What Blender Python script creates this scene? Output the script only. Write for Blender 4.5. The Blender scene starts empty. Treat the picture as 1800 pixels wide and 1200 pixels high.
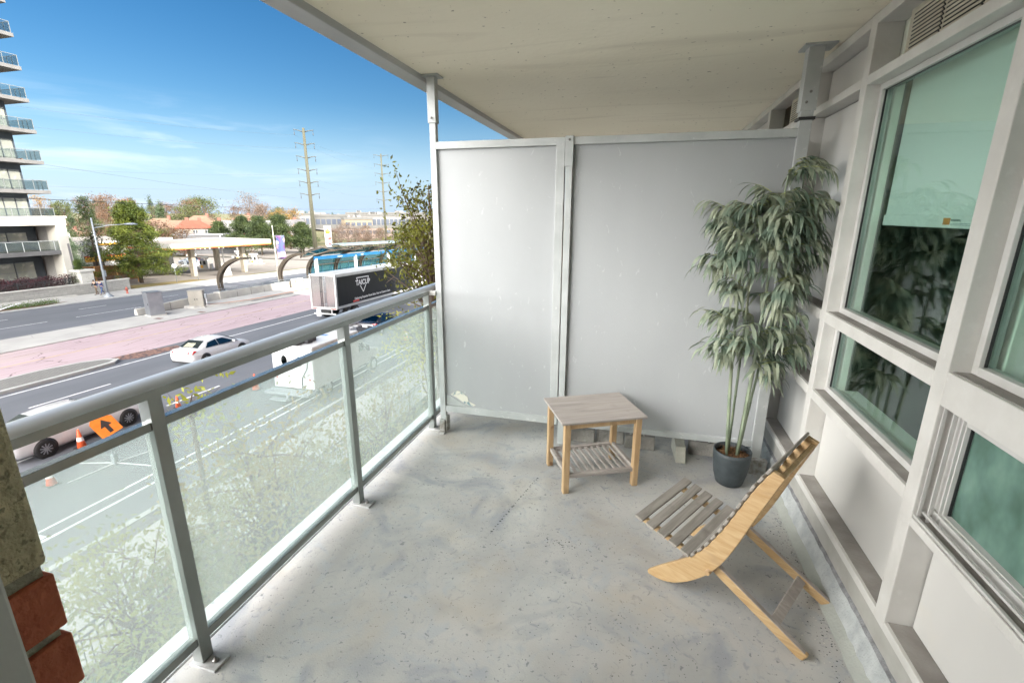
import bpy, bmesh, math, random
import numpy as np
from mathutils import Vector, Matrix
R = math.radians
scene = bpy.context.scene
C = scene.collection

# ------------------------------------------------------------------ camera
cam = bpy.data.cameras.new('camera'); camo = bpy.data.objects.new('camera', cam); C.objects.link(camo)
cam.sensor_width = 36.0; cam.lens = 16.6; cam.clip_start = 0.05; cam.clip_end = 6000
th, ps, ro = R(15.12), R(15.09), R(.176)
f = Vector((-math.sin(ps)*math.cos(th), math.cos(ps)*math.cos(th), -math.sin(th)))
r = Vector((math.cos(ps), math.sin(ps), 0)); u = r.cross(f)
r2 = r*math.cos(ro)+u*math.sin(ro); u2 = -r*math.sin(ro)+u*math.cos(ro)
M = Matrix((r2, u2, -f)).transposed().to_4x4(); M.translation = (0, 0, 1.6)
camo.matrix_world = M
scene.camera = camo

# ------------------------------------------------------------------ sky and sun
SUN_EL, = (R(27),)
SUN_DIR = Vector((.985, -.17, 0)).normalized()
w = bpy.data.worlds.new('World'); scene.world = w; w.use_nodes = True
nt = w.node_tree; nt.nodes.clear()
out = nt.nodes.new('ShaderNodeOutputWorld'); bg = nt.nodes.new('ShaderNodeBackground')
sky = nt.nodes.new('ShaderNodeTexSky'); sky.sky_type = 'NISHITA'; sky.sun_disc = False
sky.sun_elevation = SUN_EL; sky.sun_rotation = math.atan2(SUN_DIR.x, SUN_DIR.y)
sky.air_density = 1.0; sky.dust_density = 0.35; sky.ozone_density = 2.2; sky.altitude = 200
tc = nt.nodes.new('ShaderNodeTexCoord'); mp = nt.nodes.new('ShaderNodeMapping')
mp.inputs['Scale'].default_value = (2.2, 1.0, 13)
mp.inputs['Rotation'].default_value = (0, 0, R(40))
nz = nt.nodes.new('ShaderNodeTexNoise'); nz.inputs['Scale'].default_value = 2.3; nz.inputs['Detail'].default_value = 9; nz.inputs['Roughness'].default_value = .55
nz.inputs['Distortion'].default_value = .5
rp = nt.nodes.new('ShaderNodeValToRGB'); rp.color_ramp.elements[0].position = .47; rp.color_ramp.elements[1].position = .78
sx = nt.nodes.new('ShaderNodeSeparateXYZ')
em = nt.nodes.new('ShaderNodeMapRange'); em.inputs[1].default_value = .19; em.inputs[2].default_value = .12   # fades out with elevation
mu = nt.nodes.new('ShaderNodeMath'); mu.operation = 'MULTIPLY'
mu2 = nt.nodes.new('ShaderNodeMath'); mu2.operation = 'MULTIPLY'; mu2.inputs[1].default_value = .6
mx = nt.nodes.new('ShaderNodeMixRGB'); mx.inputs[2].default_value = (5.0, 5.4, 6.0, 1)
# unseen cloud bank added over the south-west and overhead to light the balcony
nz2 = nt.nodes.new('ShaderNodeTexNoise'); nz2.inputs['Scale'].default_value = 2.0; nz2.inputs['Detail'].default_value = 8
rp2 = nt.nodes.new('ShaderNodeMapRange'); rp2.inputs[1].default_value = .34; rp2.inputs[2].default_value = .50
ma = nt.nodes.new('ShaderNodeMapRange'); ma.inputs[1].default_value = .12; ma.inputs[2].default_value = -.22
mb_ = nt.nodes.new('ShaderNodeMapRange'); mb_.inputs[1].default_value = .80; mb_.inputs[2].default_value = .50; mb_.inputs[3].default_value = .25
mm_ = nt.nodes.new('ShaderNodeMath'); mm_.operation = 'MULTIPLY'; L0 = nt.links.new; L0(mb_.outputs[0], mm_.inputs[1])
mz = nt.nodes.new('ShaderNodeMapRange'); mz.inputs[1].default_value = .0; mz.inputs[2].default_value = .06
m3 = nt.nodes.new('ShaderNodeMath'); m3.operation = 'MULTIPLY'
m4 = nt.nodes.new('ShaderNodeMath'); m4.operation = 'MULTIPLY'
mx2 = nt.nodes.new('ShaderNodeMixRGB'); mx2.inputs[2].default_value = (70, 69, 67.5, 1)
hs = nt.nodes.new('ShaderNodeHueSaturation'); hs.inputs['Saturation'].default_value = 1.38; hs.inputs['Value'].default_value = .48
L = nt.links.new
L(tc.outputs['Generated'], mp.inputs[0]); L(mp.outputs[0], nz.inputs[0]); L(nz.outputs[0], rp.inputs[0])
L(tc.outputs['Generated'], sx.inputs[0]); L(sx.outputs[2], em.inputs[0])
L(rp.outputs[0], mu.inputs[0]); L(em.outputs[0], mu.inputs[1])
L(sky.outputs[0], hs.inputs['Color'])
mh = nt.nodes.new('ShaderNodeMixRGB'); mh.inputs[2].default_value = (2.3, 3.2, 4.4, 1); rh = nt.nodes.new('ShaderNodeMapRange'); rh.interpolation_type = 'SMOOTHSTEP'
rh.inputs[1].default_value = .20; rh.inputs[2].default_value = -.05; L(sx.outputs[2], rh.inputs[0]); L(rh.outputs[0], mh.inputs[0]); L(hs.outputs[0], mh.inputs[1]); L(mh.outputs[0], mx.inputs[1])
ml = nt.nodes.new('ShaderNodeMapRange'); ml.inputs[1].default_value = -.45; ml.inputs[2].default_value = -.72; L(sx.outputs[0], ml.inputs[0])
m5 = nt.nodes.new('ShaderNodeMath'); m5.operation = 'MULTIPLY'; L(mu.outputs[0], m5.inputs[0]); L(ml.outputs[0], m5.inputs[1]); L(m5.outputs[0], mu2.inputs[0]); L(mu2.outputs[0], mx.inputs[0]); L(mx.outputs[0], mx2.inputs[1]); L(mx2.outputs[0], bg.inputs[0])
L(tc.outputs['Generated'], nz2.inputs[0]); L(nz2.outputs[0], rp2.inputs[0]); L(sx.outputs[1], ma.inputs[0]); L(sx.outputs[2], mb_.inputs[0]); L(sx.outputs[2], mz.inputs[0])
L(ma.outputs[0], mm_.inputs[0]); L(mm_.outputs[0], m3.inputs[0]); L(rp2.outputs[0], m3.inputs[1]); L(m3.outputs[0], m4.inputs[0]); L(mz.outputs[0], m4.inputs[1]); L(m4.outputs[0], mx2.inputs[0]); L(bg.outputs[0], out.inputs[0])
bg.inputs[1].default_value = 0.05
sl = bpy.data.lights.new('sun', 'SUN'); sl.energy = 2.0; sl.angle = R(.5); sl.color = (1, .94, .85)
so = bpy.data.objects.new('sun', sl); C.objects.link(so)
sd = SUN_DIR*math.cos(SUN_EL)+Vector((0, 0, math.sin(SUN_EL)))
so.rotation_euler = sd.to_track_quat('Z', 'Y').to_euler(); so.location = (30, -10, 60)
scene.view_settings.view_transform = 'Standard'; scene.view_settings.look = 'None'
scene.view_settings.exposure = 2.4; scene.view_settings.gamma = 1
scene.render.resolution_x = 1024; scene.render.resolution_y = 682
scene.cycles.max_bounces = 8; scene.cycles.transparent_max_bounces = 24; scene.cycles.diffuse_bounces = 5

# ------------------------------------------------------------------ materials
MATS = {}
def bsdf_of(m): return m.node_tree.nodes['Principled BSDF']
def mat(name, col, col2=None, scale=8, rough=.6, metal=0, bump=0, bscale=None, spec=.5, detail=6, stretch=(1, 1, 1), lo=.35, hi=.65, dist=0, trans=0, emit=0, coat=0):
    if name in MATS: return MATS[name]
    m = bpy.data.materials.new(name); m.use_nodes = True; n = m.node_tree; b = bsdf_of(m)
    b.inputs['Roughness'].default_value = rough; b.inputs['Metallic'].default_value = metal
    b.inputs['Specular IOR Level'].default_value = spec
    b.inputs['Coat Weight'].default_value = coat
    b.inputs['Base Color'].default_value = (*col, 1)
    if emit:
        b.inputs['Emission Color'].default_value = (*col, 1); b.inputs['Emission Strength'].default_value = emit
    if col2 is None: col2 = tuple(c*.88 for c in col)
    t = n.nodes.new('ShaderNodeTexCoord'); mpp = n.nodes.new('ShaderNodeMapping'); mpp.inputs['Scale'].default_value = stretch
    z = n.nodes.new('ShaderNodeTexNoise'); z.inputs['Scale'].default_value = scale; z.inputs['Detail'].default_value = detail; z.inputs['Distortion'].default_value = dist
    c = n.nodes.new('ShaderNodeValToRGB'); c.color_ramp.elements[0].position = lo; c.color_ramp.elements[1].position = hi
    c.color_ramp.elements[0].color = (*col2, 1); c.color_ramp.elements[1].color = (*col, 1)
    l = n.links.new; l(t.outputs['Object'], mpp.inputs[0]); l(mpp.outputs[0], z.inputs[0]); l(z.outputs[0], c.inputs[0]); l(c.outputs[0], b.inputs['Base Color'])
    if bump:
        z2 = n.nodes.new('ShaderNodeTexNoise'); z2.inputs['Scale'].default_value = bscale or scale*4; z2.inputs['Detail'].default_value = 5
        bp_ = n.nodes.new('ShaderNodeBump'); bp_.inputs['Strength'].default_value = bump; bp_.inputs['Distance'].default_value = .02
        l(mpp.outputs[0], z2.inputs[0]); l(z2.outputs[0], bp_.inputs['Height']); l(bp_.outputs[0], b.inputs['Normal'])
    m['ramp'] = c.name
    MATS[name] = m; return m
def layer(m, scale, lo, hi, col, fac=1.0, stretch=(1, 1, 1), kind='noise', detail=6, dist=0, offset=(0, 0, 0)):
    """mix one more coloured noise layer (stains, dirt) over a material's base colour"""
    n = m.node_tree; b = bsdf_of(m); l = n.links.new
    src = b.inputs['Base Color'].links[0].from_socket
    t = n.nodes.new('ShaderNodeTexCoord'); mpp = n.nodes.new('ShaderNodeMapping'); mpp.inputs['Scale'].default_value = stretch; mpp.inputs['Location'].default_value = offset
    if kind == 'noise':
        z = n.nodes.new('ShaderNodeTexNoise'); z.inputs['Scale'].default_value = scale; z.inputs['Detail'].default_value = detail; z.inputs['Distortion'].default_value = dist; o = z.outputs[0]
    elif kind == 'crack':
        z = n.nodes.new('ShaderNodeTexVoronoi'); z.feature = 'DISTANCE_TO_EDGE'; z.inputs['Scale'].default_value = scale; o = z.outputs['Distance']
        zz = n.nodes.new('ShaderNodeTexNoise'); zz.inputs['Scale'].default_value = scale*1.5; zz.inputs['Detail'].default_value = 5
        va = n.nodes.new('ShaderNodeMixRGB'); va.blend_type = 'ADD'; va.inputs[0].default_value = .5
        l(mpp.outputs[0], zz.inputs[0]); l(mpp.outputs[0], va.inputs[1]); l(zz.outputs[1], va.inputs[2]); l(va.outputs[0], z.inputs[0])
    else:
        z = n.nodes.new('ShaderNodeTexVoronoi'); z.inputs['Scale'].default_value = scale; o = z.outputs['Distance']
    mr = n.nodes.new('ShaderNodeMapRange'); mr.inputs[1].default_value = lo; mr.inputs[2].default_value = hi; mr.inputs[3].default_value = 0; mr.inputs[4].default_value = fac
    mi = n.nodes.new('ShaderNodeMixRGB'); mi.inputs[2].default_value = (*col, 1)
    l(t.outputs['Object'], mpp.inputs[0])
    if kind != 'crack': l(mpp.outputs[0], z.inputs[0])
    l(o, mr.inputs[0]); l(mr.outputs[0], mi.inputs[0]); l(src, mi.inputs[1]); l(mi.outputs[0], b.inputs['Base Color'])
    return m
def brickmat(name, c1, c2, mortar, bw, bh, ms, rough=.85, axis='xz', bump=.3):
    if name in MATS: return MATS[name]
    m = bpy.data.materials.new(name); m.use_nodes = True; n = m.node_tree; b = bsdf_of(m); l = n.links.new
    b.inputs['Roughness'].default_value = rough
    t = n.nodes.new('ShaderNodeTexCoord'); s = n.nodes.new('ShaderNodeSeparateXYZ'); cb = n.nodes.new('ShaderNodeCombineXYZ')
    l(t.outputs['Object'], s.inputs[0]); ix = {'x': 0, 'y': 1, 'z': 2}
    l(s.outputs[ix[axis[0]]], cb.inputs[0]); l(s.outputs[ix[axis[1]]], cb.inputs[1])
    k = n.nodes.new('ShaderNodeTexBrick'); k.inputs['Scale'].default_value = 1; k.inputs['Brick Width'].default_value = bw; k.inputs['Row Height'].default_value = bh
    k.inputs['Mortar Size'].default_value = ms; k.inputs['Color1'].default_value = (*c1, 1); k.inputs['Color2'].default_value = (*c2, 1); k.inputs['Mortar'].default_value = (*mortar, 1)
    z = n.nodes.new('ShaderNodeTexNoise'); z.inputs['Scale'].default_value = 3/bh*.3; z.inputs['Detail'].default_value = 7
    mm = n.nodes.new('ShaderNodeMixRGB'); mm.blend_type = 'MULTIPLY'; mm.inputs[0].default_value = .35
    l(cb.outputs[0], k.inputs[0]); l(k.outputs[0], mm.inputs[1]); l(z.outputs[0], mm.inputs[2]); l(mm.outputs[0], b.inputs['Base Color'])
    l(t.outputs['Object'], z.inputs[0])
    if bump:
        bb = n.nodes.new('ShaderNodeBump'); bb.inputs['Strength'].default_value = bump; bb.inputs['Distance'].default_value = .01; bb.invert = True
        l(k.outputs['Fac'], bb.inputs['Height']); l(bb.outputs[0], b.inputs['Normal'])
    MATS[name] = m; return m
def glassmat(name, tint, diff=(.8, .9, .85), dfac=.0, refl=1.0, rough=.02, ior=1.5, noise=None, minr=0.0):
    if name in MATS: return MATS[name]
    m = bpy.data.materials.new(name); m.use_nodes = True; n = m.node_tree; n.nodes.clear(); l = n.links.new
    o = n.nodes.new('ShaderNodeOutputMaterial'); tr = n.nodes.new('ShaderNodeBsdfTransparent'); tr.inputs[0].default_value = (*tint, 1)
    cur = tr.outputs[0]
    if dfac:
        d = n.nodes.new('ShaderNodeBsdfDiffuse'); d.inputs[0].default_value = (*diff, 1)
        tl = n.nodes.new('ShaderNodeBsdfTranslucent'); tl.inputs[0].default_value = (*diff, 1)
        md = n.nodes.new('ShaderNodeMixShader'); md.inputs[0].default_value = .5; l(d.outputs[0], md.inputs[1]); l(tl.outputs[0], md.inputs[2])
        m1 = n.nodes.new('ShaderNodeMixShader'); m1.inputs[0].default_value = dfac
        l(cur, m1.inputs[1]); l(md.outputs[0], m1.inputs[2]); cur = m1.outputs[0]
        if noise:
            sc, st, lo, hi = noise
            t = n.nodes.new('ShaderNodeTexCoord'); mpp = n.nodes.new('ShaderNodeMapping'); mpp.inputs['Scale'].default_value = st
            z = n.nodes.new('ShaderNodeTexNoise'); z.inputs['Scale'].default_value = sc; z.inputs['Detail'].default_value = 3.5; z.inputs['Roughness'].default_value = .5
            mr = n.nodes.new('ShaderNodeMapRange'); mr.inputs[1].default_value = .3; mr.inputs[2].default_value = .7; mr.inputs[3].default_value = lo; mr.inputs[4].default_value = hi
            l(t.outputs['Object'], mpp.inputs[0]); l(mpp.outputs[0], z.inputs[0]); l(z.outputs[0], mr.inputs[0]); l(mr.outputs[0], m1.inputs[0])
    g = n.nodes.new('ShaderNodeBsdfGlossy'); g.inputs['Roughness'].default_value = rough; g.inputs[0].default_value = (refl*.92, refl, refl*.96, 1)
    fr = n.nodes.new('ShaderNodeLayerWeight'); fr.inputs[0].default_value = .5
    pw = n.nodes.new('ShaderNodeMath'); pw.operation = 'POWER'; pw.inputs[1].default_value = 4.5; l(fr.outputs['Facing'], pw.inputs[0])
    f0 = ((ior-1)/(ior+1))**2
    mr2 = n.nodes.new('ShaderNodeMapRange'); mr2.inputs[3].default_value = max(f0, minr); mr2.inputs[4].default_value = .9; l(pw.outputs[0], mr2.inputs[0])
    m2 = n.nodes.new('ShaderNodeMixShader'); l(mr2.outputs[0], m2.inputs[0]); l(cur, m2.inputs[1]); l(g.outputs[0], m2.inputs[2]); l(m2.outputs[0], o.inputs[0])
    MATS[name] = m; return m
def woodmat(name, c1, c2, axis=(1, 1, 1), scale=10, rough=.6):
    m = mat(name, c1, c2, scale=scale, rough=rough, stretch=axis, detail=8, dist=1.5, bump=.15, bscale=scale*2, lo=.3, hi=.7)
    return m
def leafmat(name, c1, c2, scale=3, tl=.35, rough=.55):
    if name in MATS: return MATS[name]
    m = mat(name, c1, c2, scale=scale, rough=rough, detail=3, lo=.38, hi=.62, spec=.3)
    n = m.node_tree; b = bsdf_of(m); o = n.nodes['Material Output']; l = n.links.new
    t = n.nodes.new('ShaderNodeBsdfTranslucent'); mi = n.nodes.new('ShaderNodeMixShader'); mi.inputs[0].default_value = tl
    l(b.inputs['Base Color'].links[0].from_socket, t.inputs[0]); l(b.outputs[0], mi.inputs[1]); l(t.outputs[0], mi.inputs[2]); l(mi.outputs[0], o.inputs[0])
    return m

# ------------------------------------------------------------------ mesh helpers
def tag(o, label=None, cat=None, group=None, kind=None):
    if label: o['label'] = label
    if cat: o['category'] = cat
    if group: o['group'] = group
    if kind: o['kind'] = kind
    return o
def thing(name, label, cat, loc=(0, 0, 0), rotz=0, group=None):
    o = bpy.data.objects.new(name, None); C.objects.link(o); o.location = loc; o.rotation_euler = (0, 0, rotz)
    o.empty_display_size = .2
    return tag(o, label, cat, group)
def link(name, me, parent=None):
    o = bpy.data.objects.new(name, me); C.objects.link(o)
    if parent is not None: o.parent = parent
    return o
class MB:
    def __init__(s): s.v = []; s.f = []; s.sm = []
    def add(s, vs, fs, smooth=False):
        k = len(s.v); s.v += [tuple(p) for p in vs]; s.f += [tuple(i+k for i in q) for q in fs]; s.sm += [smooth]*len(fs); return s
    def box(s, x0, x1, y0, y1, z0, z1, mtx=None):
        vs = [Vector((x, y, z)) for z in (z0, z1) for y in (y0, y1) for x in (x0, x1)]
        if mtx is not None: vs = [mtx@p for p in vs]
        return s.add(vs, [(0, 2, 3, 1), (4, 5, 7, 6), (0, 1, 5, 4), (2, 6, 7, 3), (0, 4, 6, 2), (1, 3, 7, 5)])
    def bar(s, p0, p1, wd, ht, up=(0, 0, 1)):
        p0 = Vector(p0); p1 = Vector(p1); d = (p1-p0); ln = d.length; d.normalize(); up = Vector(up)
        sx_ = d.cross(up)
        if sx_.length < 1e-4: sx_ = d.cross(Vector((0, 1, 0)))
        sx_.normalize(); uz = sx_.cross(d)
        vs = []
        for q in (p0, p1):
            for a, b in ((-1, -1), (1, -1), (1, 1), (-1, 1)): vs.append(q+sx_*a*wd/2+uz*b*ht/2)
        return s.add(vs, [(0, 1, 2, 3), (7, 6, 5, 4), (0, 4, 5, 1), (1, 5, 6, 2), (2, 6, 7, 3), (3, 7, 4, 0)])
    def tube(s, pts, rad, n=10, cap=True, smooth=True):
        pts = [Vector(p) for p in pts]; k = len(pts)
        if not hasattr(rad, '__len__'): rad = [rad]*k
        base = len(s.v); rings = []
        ref = None
        for i, p in enumerate(pts):
            d = (pts[min(i+1, k-1)]-pts[max(i-1, 0)]).normalized()
            if ref is None: ref = d.orthogonal().normalized()
            ref = (ref-d*ref.dot(d)).normalized(); q = d.cross(ref)
            for j in range(n):
                a = 2*math.pi*j/n; s.v.append(tuple(p+(ref*math.cos(a)+q*math.sin(a))*rad[i]))
        for i in range(k-1):
            for j in range(n):
                a = base+i*n+j; b = base+i*n+(j+1) % n; s.f.append((a, b, b+n, a+n)); s.sm.append(smooth)
        if cap:
            s.f.append(tuple(base+j for j in reversed(range(n)))); s.sm.append(False)
            s.f.append(tuple(base+(k-1)*n+j for j in range(n))); s.sm.append(False)
        return s
    def lathe(s, c, prof, n=24, cap=True):
        return s.tubeprof(c, prof, n, cap)
    def tubeprof(s, c, prof, n, cap):
        base = len(s.v); k = len(prof)
        for (rr, z) in prof:
            for j in range(n):
                a = 2*math.pi*j/n; s.v.append((c[0]+rr*math.cos(a), c[1]+rr*math.sin(a), c[2]+z))
        for i in range(k-1):
            for j in range(n):
                a = base+i*n+j; b = base+i*n+(j+1) % n; s.f.append((a, b, b+n, a+n)); s.sm.append(True)
        if cap:
            s.f.append(tuple(base+j for j in reversed(range(n)))); s.sm.append(False)
            s.f.append(tuple(base+(k-1)*n+j for j in range(n))); s.sm.append(False)
        return s
    def prism(s, poly, vec, smooth=False):
        n = len(poly); vec = Vector(vec); a = [Vector(p) for p in poly]; b = [p+vec for p in a]
        return s.add(a+b, [tuple(reversed(range(n))), tuple(range(n, 2*n))]+[(i, (i+1) % n, n+(i+1) % n, n+i) for i in range(n)], smooth)
    def loft(s, secs, cap=True, smooth=True, closed=True):
        base = len(s.v); n = len(secs[0]); k = len(secs)
        for q in secs: s.v += [tuple(p) for p in q]
        for i in range(k-1):
            for j in range(n if closed else n-1):
                a = base+i*n+j; b = base+i*n+(j+1) % n; s.f.append((a, b, b+n, a+n)); s.sm.append(smooth)
        if cap:
            s.f.append(tuple(base+j for j in reversed(range(n)))); s.sm.append(False)
            s.f.append(tuple(base+(k-1)*n+j for j in range(n))); s.sm.append(False)
        return s
    def build(s, name, material, parent=None, bevel=0, world=False, mtx=None):
        vs = s.v
        if mtx is not None: vs = [tuple(mtx@Vector(p)) for p in vs]
        if world and parent is not None:
            lo = parent.location; vs = [(p[0]-lo.x, p[1]-lo.y, p[2]-lo.z) for p in vs]
        me = bpy.data.meshes.new(name); me.from_pydata(vs, [], s.f); me.update()
        bm = bmesh.new(); bm.from_mesh(me); bmesh.ops.recalc_face_normals(bm, faces=bm.faces); bm.to_mesh(me); bm.free()
        for p, q in zip(me.polygons, s.sm): p.use_smooth = q
        me.materials.append(material)
        o = link(name, me, parent)
        if bevel:
            b = o.modifiers.new('bevel', 'BEVEL'); b.width = bevel; b.segments = 2; b.limit_method = 'ANGLE'; b.angle_limit = R(40)
        return o
def qmesh(name, V, nv, material, parent=None, smooth=False, loc=None):
    """V: (N, nv, 3) array of polygons"""
    N = len(V); me = bpy.data.meshes.new(name)
    me.vertices.add(N*nv); me.vertices.foreach_set('co', np.asarray(V, dtype=np.float32).reshape(-1))
    me.loops.add(N*nv); me.loops.foreach_set('vertex_index', np.arange(N*nv, dtype=np.int32))
    me.polygons.add(N); me.polygons.foreach_set('loop_start', np.arange(0, N*nv, nv, dtype=np.int32))
    me.update(calc_edges=True); me.validate(); me.materials.append(material)
    o = link(name, me, parent)
    if loc is not None: o.location = loc
    return o
def leaves(rng, P, size, asp=.5, droop=0.0, jit=.35):
    """one diamond shaped leaf at each point of P"""
    n = len(P); P = np.asarray(P)
    a = rng.normal(size=(n, 3)); a[:, 2] -= droop; a /= np.linalg.norm(a, axis=1)[:, None]
    b = rng.normal(size=(n, 3)); b -= a*(a*b).sum(1)[:, None]; b /= np.linalg.norm(b, axis=1)[:, None]
    L_ = (size*(1+jit*rng.uniform(-1, 1, n)))[:, None]
    W = L_*asp*.5
    return np.stack([P, P+a*L_*.45+b*W, P+a*L_, P+a*L_*.45-b*W], 1)
def copytree(o, parent=None):
    c = o.copy(); C.objects.link(c); c.parent = parent
    for ch in list(o.children): copytree(ch, c)
    return c
def text(name, s, size, material, parent, mtx, align='CENTER', ext=.004, bold=0, sx_=1.0):
    cu = bpy.data.curves.new(name, 'FONT'); cu.body = s; cu.size = size; cu.align_x = align; cu.align_y = 'CENTER'; cu.extrude = ext; cu.offset = bold
    t_ = bpy.data.objects.new('tmp', cu); C.objects.link(t_); bpy.context.view_layer.update()
    me = bpy.data.meshes.new_from_object(t_.evaluated_get(bpy.context.evaluated_depsgraph_get())); bpy.data.objects.remove(t_)
    for v in me.vertices: v.co.x *= sx_
    me.transform(mtx); me.materials.clear(); me.materials.append(material)
    return link(name, me, parent)

# ------------------------------------------------------------------ terrain frame
def smooth(a, b, x):
    t = max(0, min(1, (x-a)/(b-a))); return t*t*(3-2*t)
SL = .02925
def G(y):
    if y < 100: return -6.6-SL*y
    t = min(1, (y-100)/40.0); return -6.6-SL*100-SL*40*(t-t*t/2)
def T(x, y):
    d = math.hypot(x, y); az_ = -x/max(y, 1)
    return G(y)+smooth(170, 360, d)*(3.0+4.5*smooth(.75, 1.1, az_))
def X(x0, y): return x0-.0237*y
def strip(name, x0, x1, y0, y1, h, material, taper=None, kindlabel=None, thick=0):
    m = MB(); n = max(1, int((y1-y0)/10)); ys = [y0+(y1-y0)*i/n for i in range(n+1)]
    if thick:
        m.loft([[(X(x0, y), y, G(y)+h-thick), (X(x1, y), y, G(y)+h-thick), (X(x1, y), y, G(y)+h), (X(x0, y), y, G(y)+h)] for y in ys], smooth=False)
    else:
        m.loft([[(X(x0, y), y, G(y)+h), (X(x1, y), y, G(y)+h)] for y in ys], cap=False, closed=False, smooth=False)
    o = m.build(name, material); o['kind'] = 'structure'
    return o

# ------------------------------------------------------------------ shared colours
M_ = {}
concrete = mat('balcony_concrete', (0.447, 0.433, 0.408), (0.358, 0.353, 0.338), scale=2.6, rough=.8, bump=.10, bscale=160, detail=10, lo=.36, hi=.64)
layer(concrete, 1.3, .50, .70, (.50, .50, .47), .8, dist=1.2)
layer(concrete, 6, .54, .66, (.36, .38, .40), .55, dist=2.2, offset=(2, 9, 0))
layer(concrete, 2.2, .54, .68, (.24, .26, .29), .65, dist=1.6, offset=(4, 2, 0))
layer(concrete, 22, .60, .70, (.25, .26, .28), .6, offset=(1, 7, 0), dist=1.5)
layer(concrete, 46, .64, .69, (.16, .17, .18), .75, offset=(5, 1, 0), dist=.5)
layer(concrete, 95, .67, .71, (.10, .10, .11), .8, detail=3)
layer(concrete, 2.8, .52, .72, (.42, .36, .28), .5, offset=(9, 3, 0))
layer(concrete, 2.4, .012, .004, (.2, .2, .2), .10, kind='crack')
def alu(name, a, b, rough=.42):
    m = mat(name, a, b, scale=5, rough=rough, metal=.15, bump=.05, bscale=120, stretch=(1, 1, .6))
    return m
railm = mat('grey_green_rail_paint', (0.284, 0.305, 0.292), (0.249, 0.271, 0.258), scale=7, rough=.22, metal=.55, coat=.4, bump=.05, bscale=90)
framem = mat('grey_frame_paint', (.60, .585, .555), (.52, .505, .475), scale=6, rough=.42, bump=.08, bscale=60, detail=9)
layer(framem, 25, .62, .72, (.62, .61, .58), .5)
panelm = mat('divider_panel_paint', (.375, .385, .39), (.33, .34, .345), scale=1.4, rough=.48, bump=.06, bscale=150, detail=8, stretch=(1, 1, .5))
layer(panelm, 18, .66, .74, (.55, .56, .56), .5, stretch=(1.6, 1, .8), dist=1)
wallpan = mat('wall_panel_paint', (.57, .555, .53), (.50, .49, .465), scale=1.2, rough=.36, detail=7, stretch=(1, 1, .5))
layer(wallpan, 5, .58, .75, (.60, .55, .46), .35)
sillm = mat('dusty_sill', (.30, .28, .255), (.22, .20, .185), scale=9, rough=.85, bump=.3, bscale=80)
ceilm = mat('ceiling_paint', (.86, .80, .66), (.81, .75, .61), scale=.9, rough=.85, bump=.12, bscale=30, detail=9)
layer(ceilm, 1.7, .56, .72, (.66, .60, .48), .6, stretch=(.35, 1.8, 1), dist=1.2, offset=(3, 1, 0))
layer(ceilm, 4, .69, .76, (.58, .53, .44), .55, stretch=(.3, 2.5, 1), dist=.8, offset=(1, 4, 0))
layer(ceilm, 30, .70, .74, (.25, .2, .15), .7, detail=2)
white = mat('white_metal', (.78, .78, .78), (.70, .70, .71), scale=12, rough=.4)
darkm = mat('dark_metal', (.03, .03, .032), (.02, .02, .02), rough=.4)
flash = mat('flashing_paint', (.72, .72, .74), (.55, .55, .56), scale=22, rough=.5, bump=.3, bscale=50)
layer(flash, 30, .62, .70, (.15, .15, .14), .8, stretch=(1, 2, 1))
boltm = mat('bolt_steel', (.30, .30, .29), (.16, .15, .14), scale=60, rough=.4, metal=.8)

# ------------------------------------------------------------------ balcony floor and ceiling
m = MB(); m.box(-1.515, .93, -1.3, 7.5, -.2, 0); o = m.build('balcony_floor', concrete); o['kind'] = 'structure'
m = MB(); m.box(-1.41, 1.06, -1.3, 9, 2.44, 2.66); cl = m.build('balcony_ceiling', ceilm); cl['kind'] = 'structure'
e = thing('ceiling_edge_trim', 'long grey metal drip edge along the outer side of the balcony ceiling', 'metal trim', (-1.46, 3, 2.40))
m = MB(); m.box(-1.52, -1.41, -1.3, 9, 2.405, 2.68); m.build('outer_strip', mat('drip_paint', (.45, .46, .47), (.36, .37, .38), scale=6, rough=.4, stretch=(1, .3, 1)), e, world=True, bevel=.004)
m = MB(); m.bar((-1.425, -1.3, 2.436), (-1.425, 9, 2.436), .008, .02); m.build('inner_lip', mat('lip_grey', (.2, .2, .19), rough=.6), e, world=True)  # thin dark grey bar along the inner edge of the trim
# floor edge flashing
e = thing('edge_flashing', 'white peeling metal strip along the floor edge below the railing', 'metal strip', (-1.57, 3, 0))
m = MB(); m.box(-1.66, -1.523, -1.3, 7.5, -.24, .004); m.build('strip', flash, e, world=True, bevel=.003)

# ------------------------------------------------------------------ balcony railing
rail = thing('balcony_railing', 'grey metal balcony railing with hazy glass panes beside the street', 'railing', (-1.46, 2, 0))
XR = -1.46
prof = [(-.036, -.052), (.036, -.052), (.036, -.026), (.034, -.018), (.029, -.009), (.021, -.002), (.010, .002), (0, .003), (-.010, .002), (-.021, -.002), (-.029, -.009), (-.034, -.018), (-.036, -.026)]
m = MB(); m.loft([[(XR+a, y, 1.100+b) for a, b in prof] for y in (-1.3, 7.4)], smooth=False); m.build('top_rail', railm, rail, world=True)
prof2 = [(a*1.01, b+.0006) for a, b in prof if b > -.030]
m = MB(); m.loft([[(XR+a, y, 1.100+b) for a, b in prof2] for y in (-1.3, 7.4)], cap=False, closed=False, smooth=True); m.build('rail_sky_sheen', mat('rail_sheen_tone', (.50, .53, .56), (.44, .47, .50), scale=5, rough=.3, metal=.2, coat=.5, stretch=(1, .2, 1)), rail, world=True)  # paler skin over the rail top, sky reflection put into its colour
posts = [.02, 1.04, 2.06, 3.075, 4.1, 5.12, 6.14]
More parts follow.
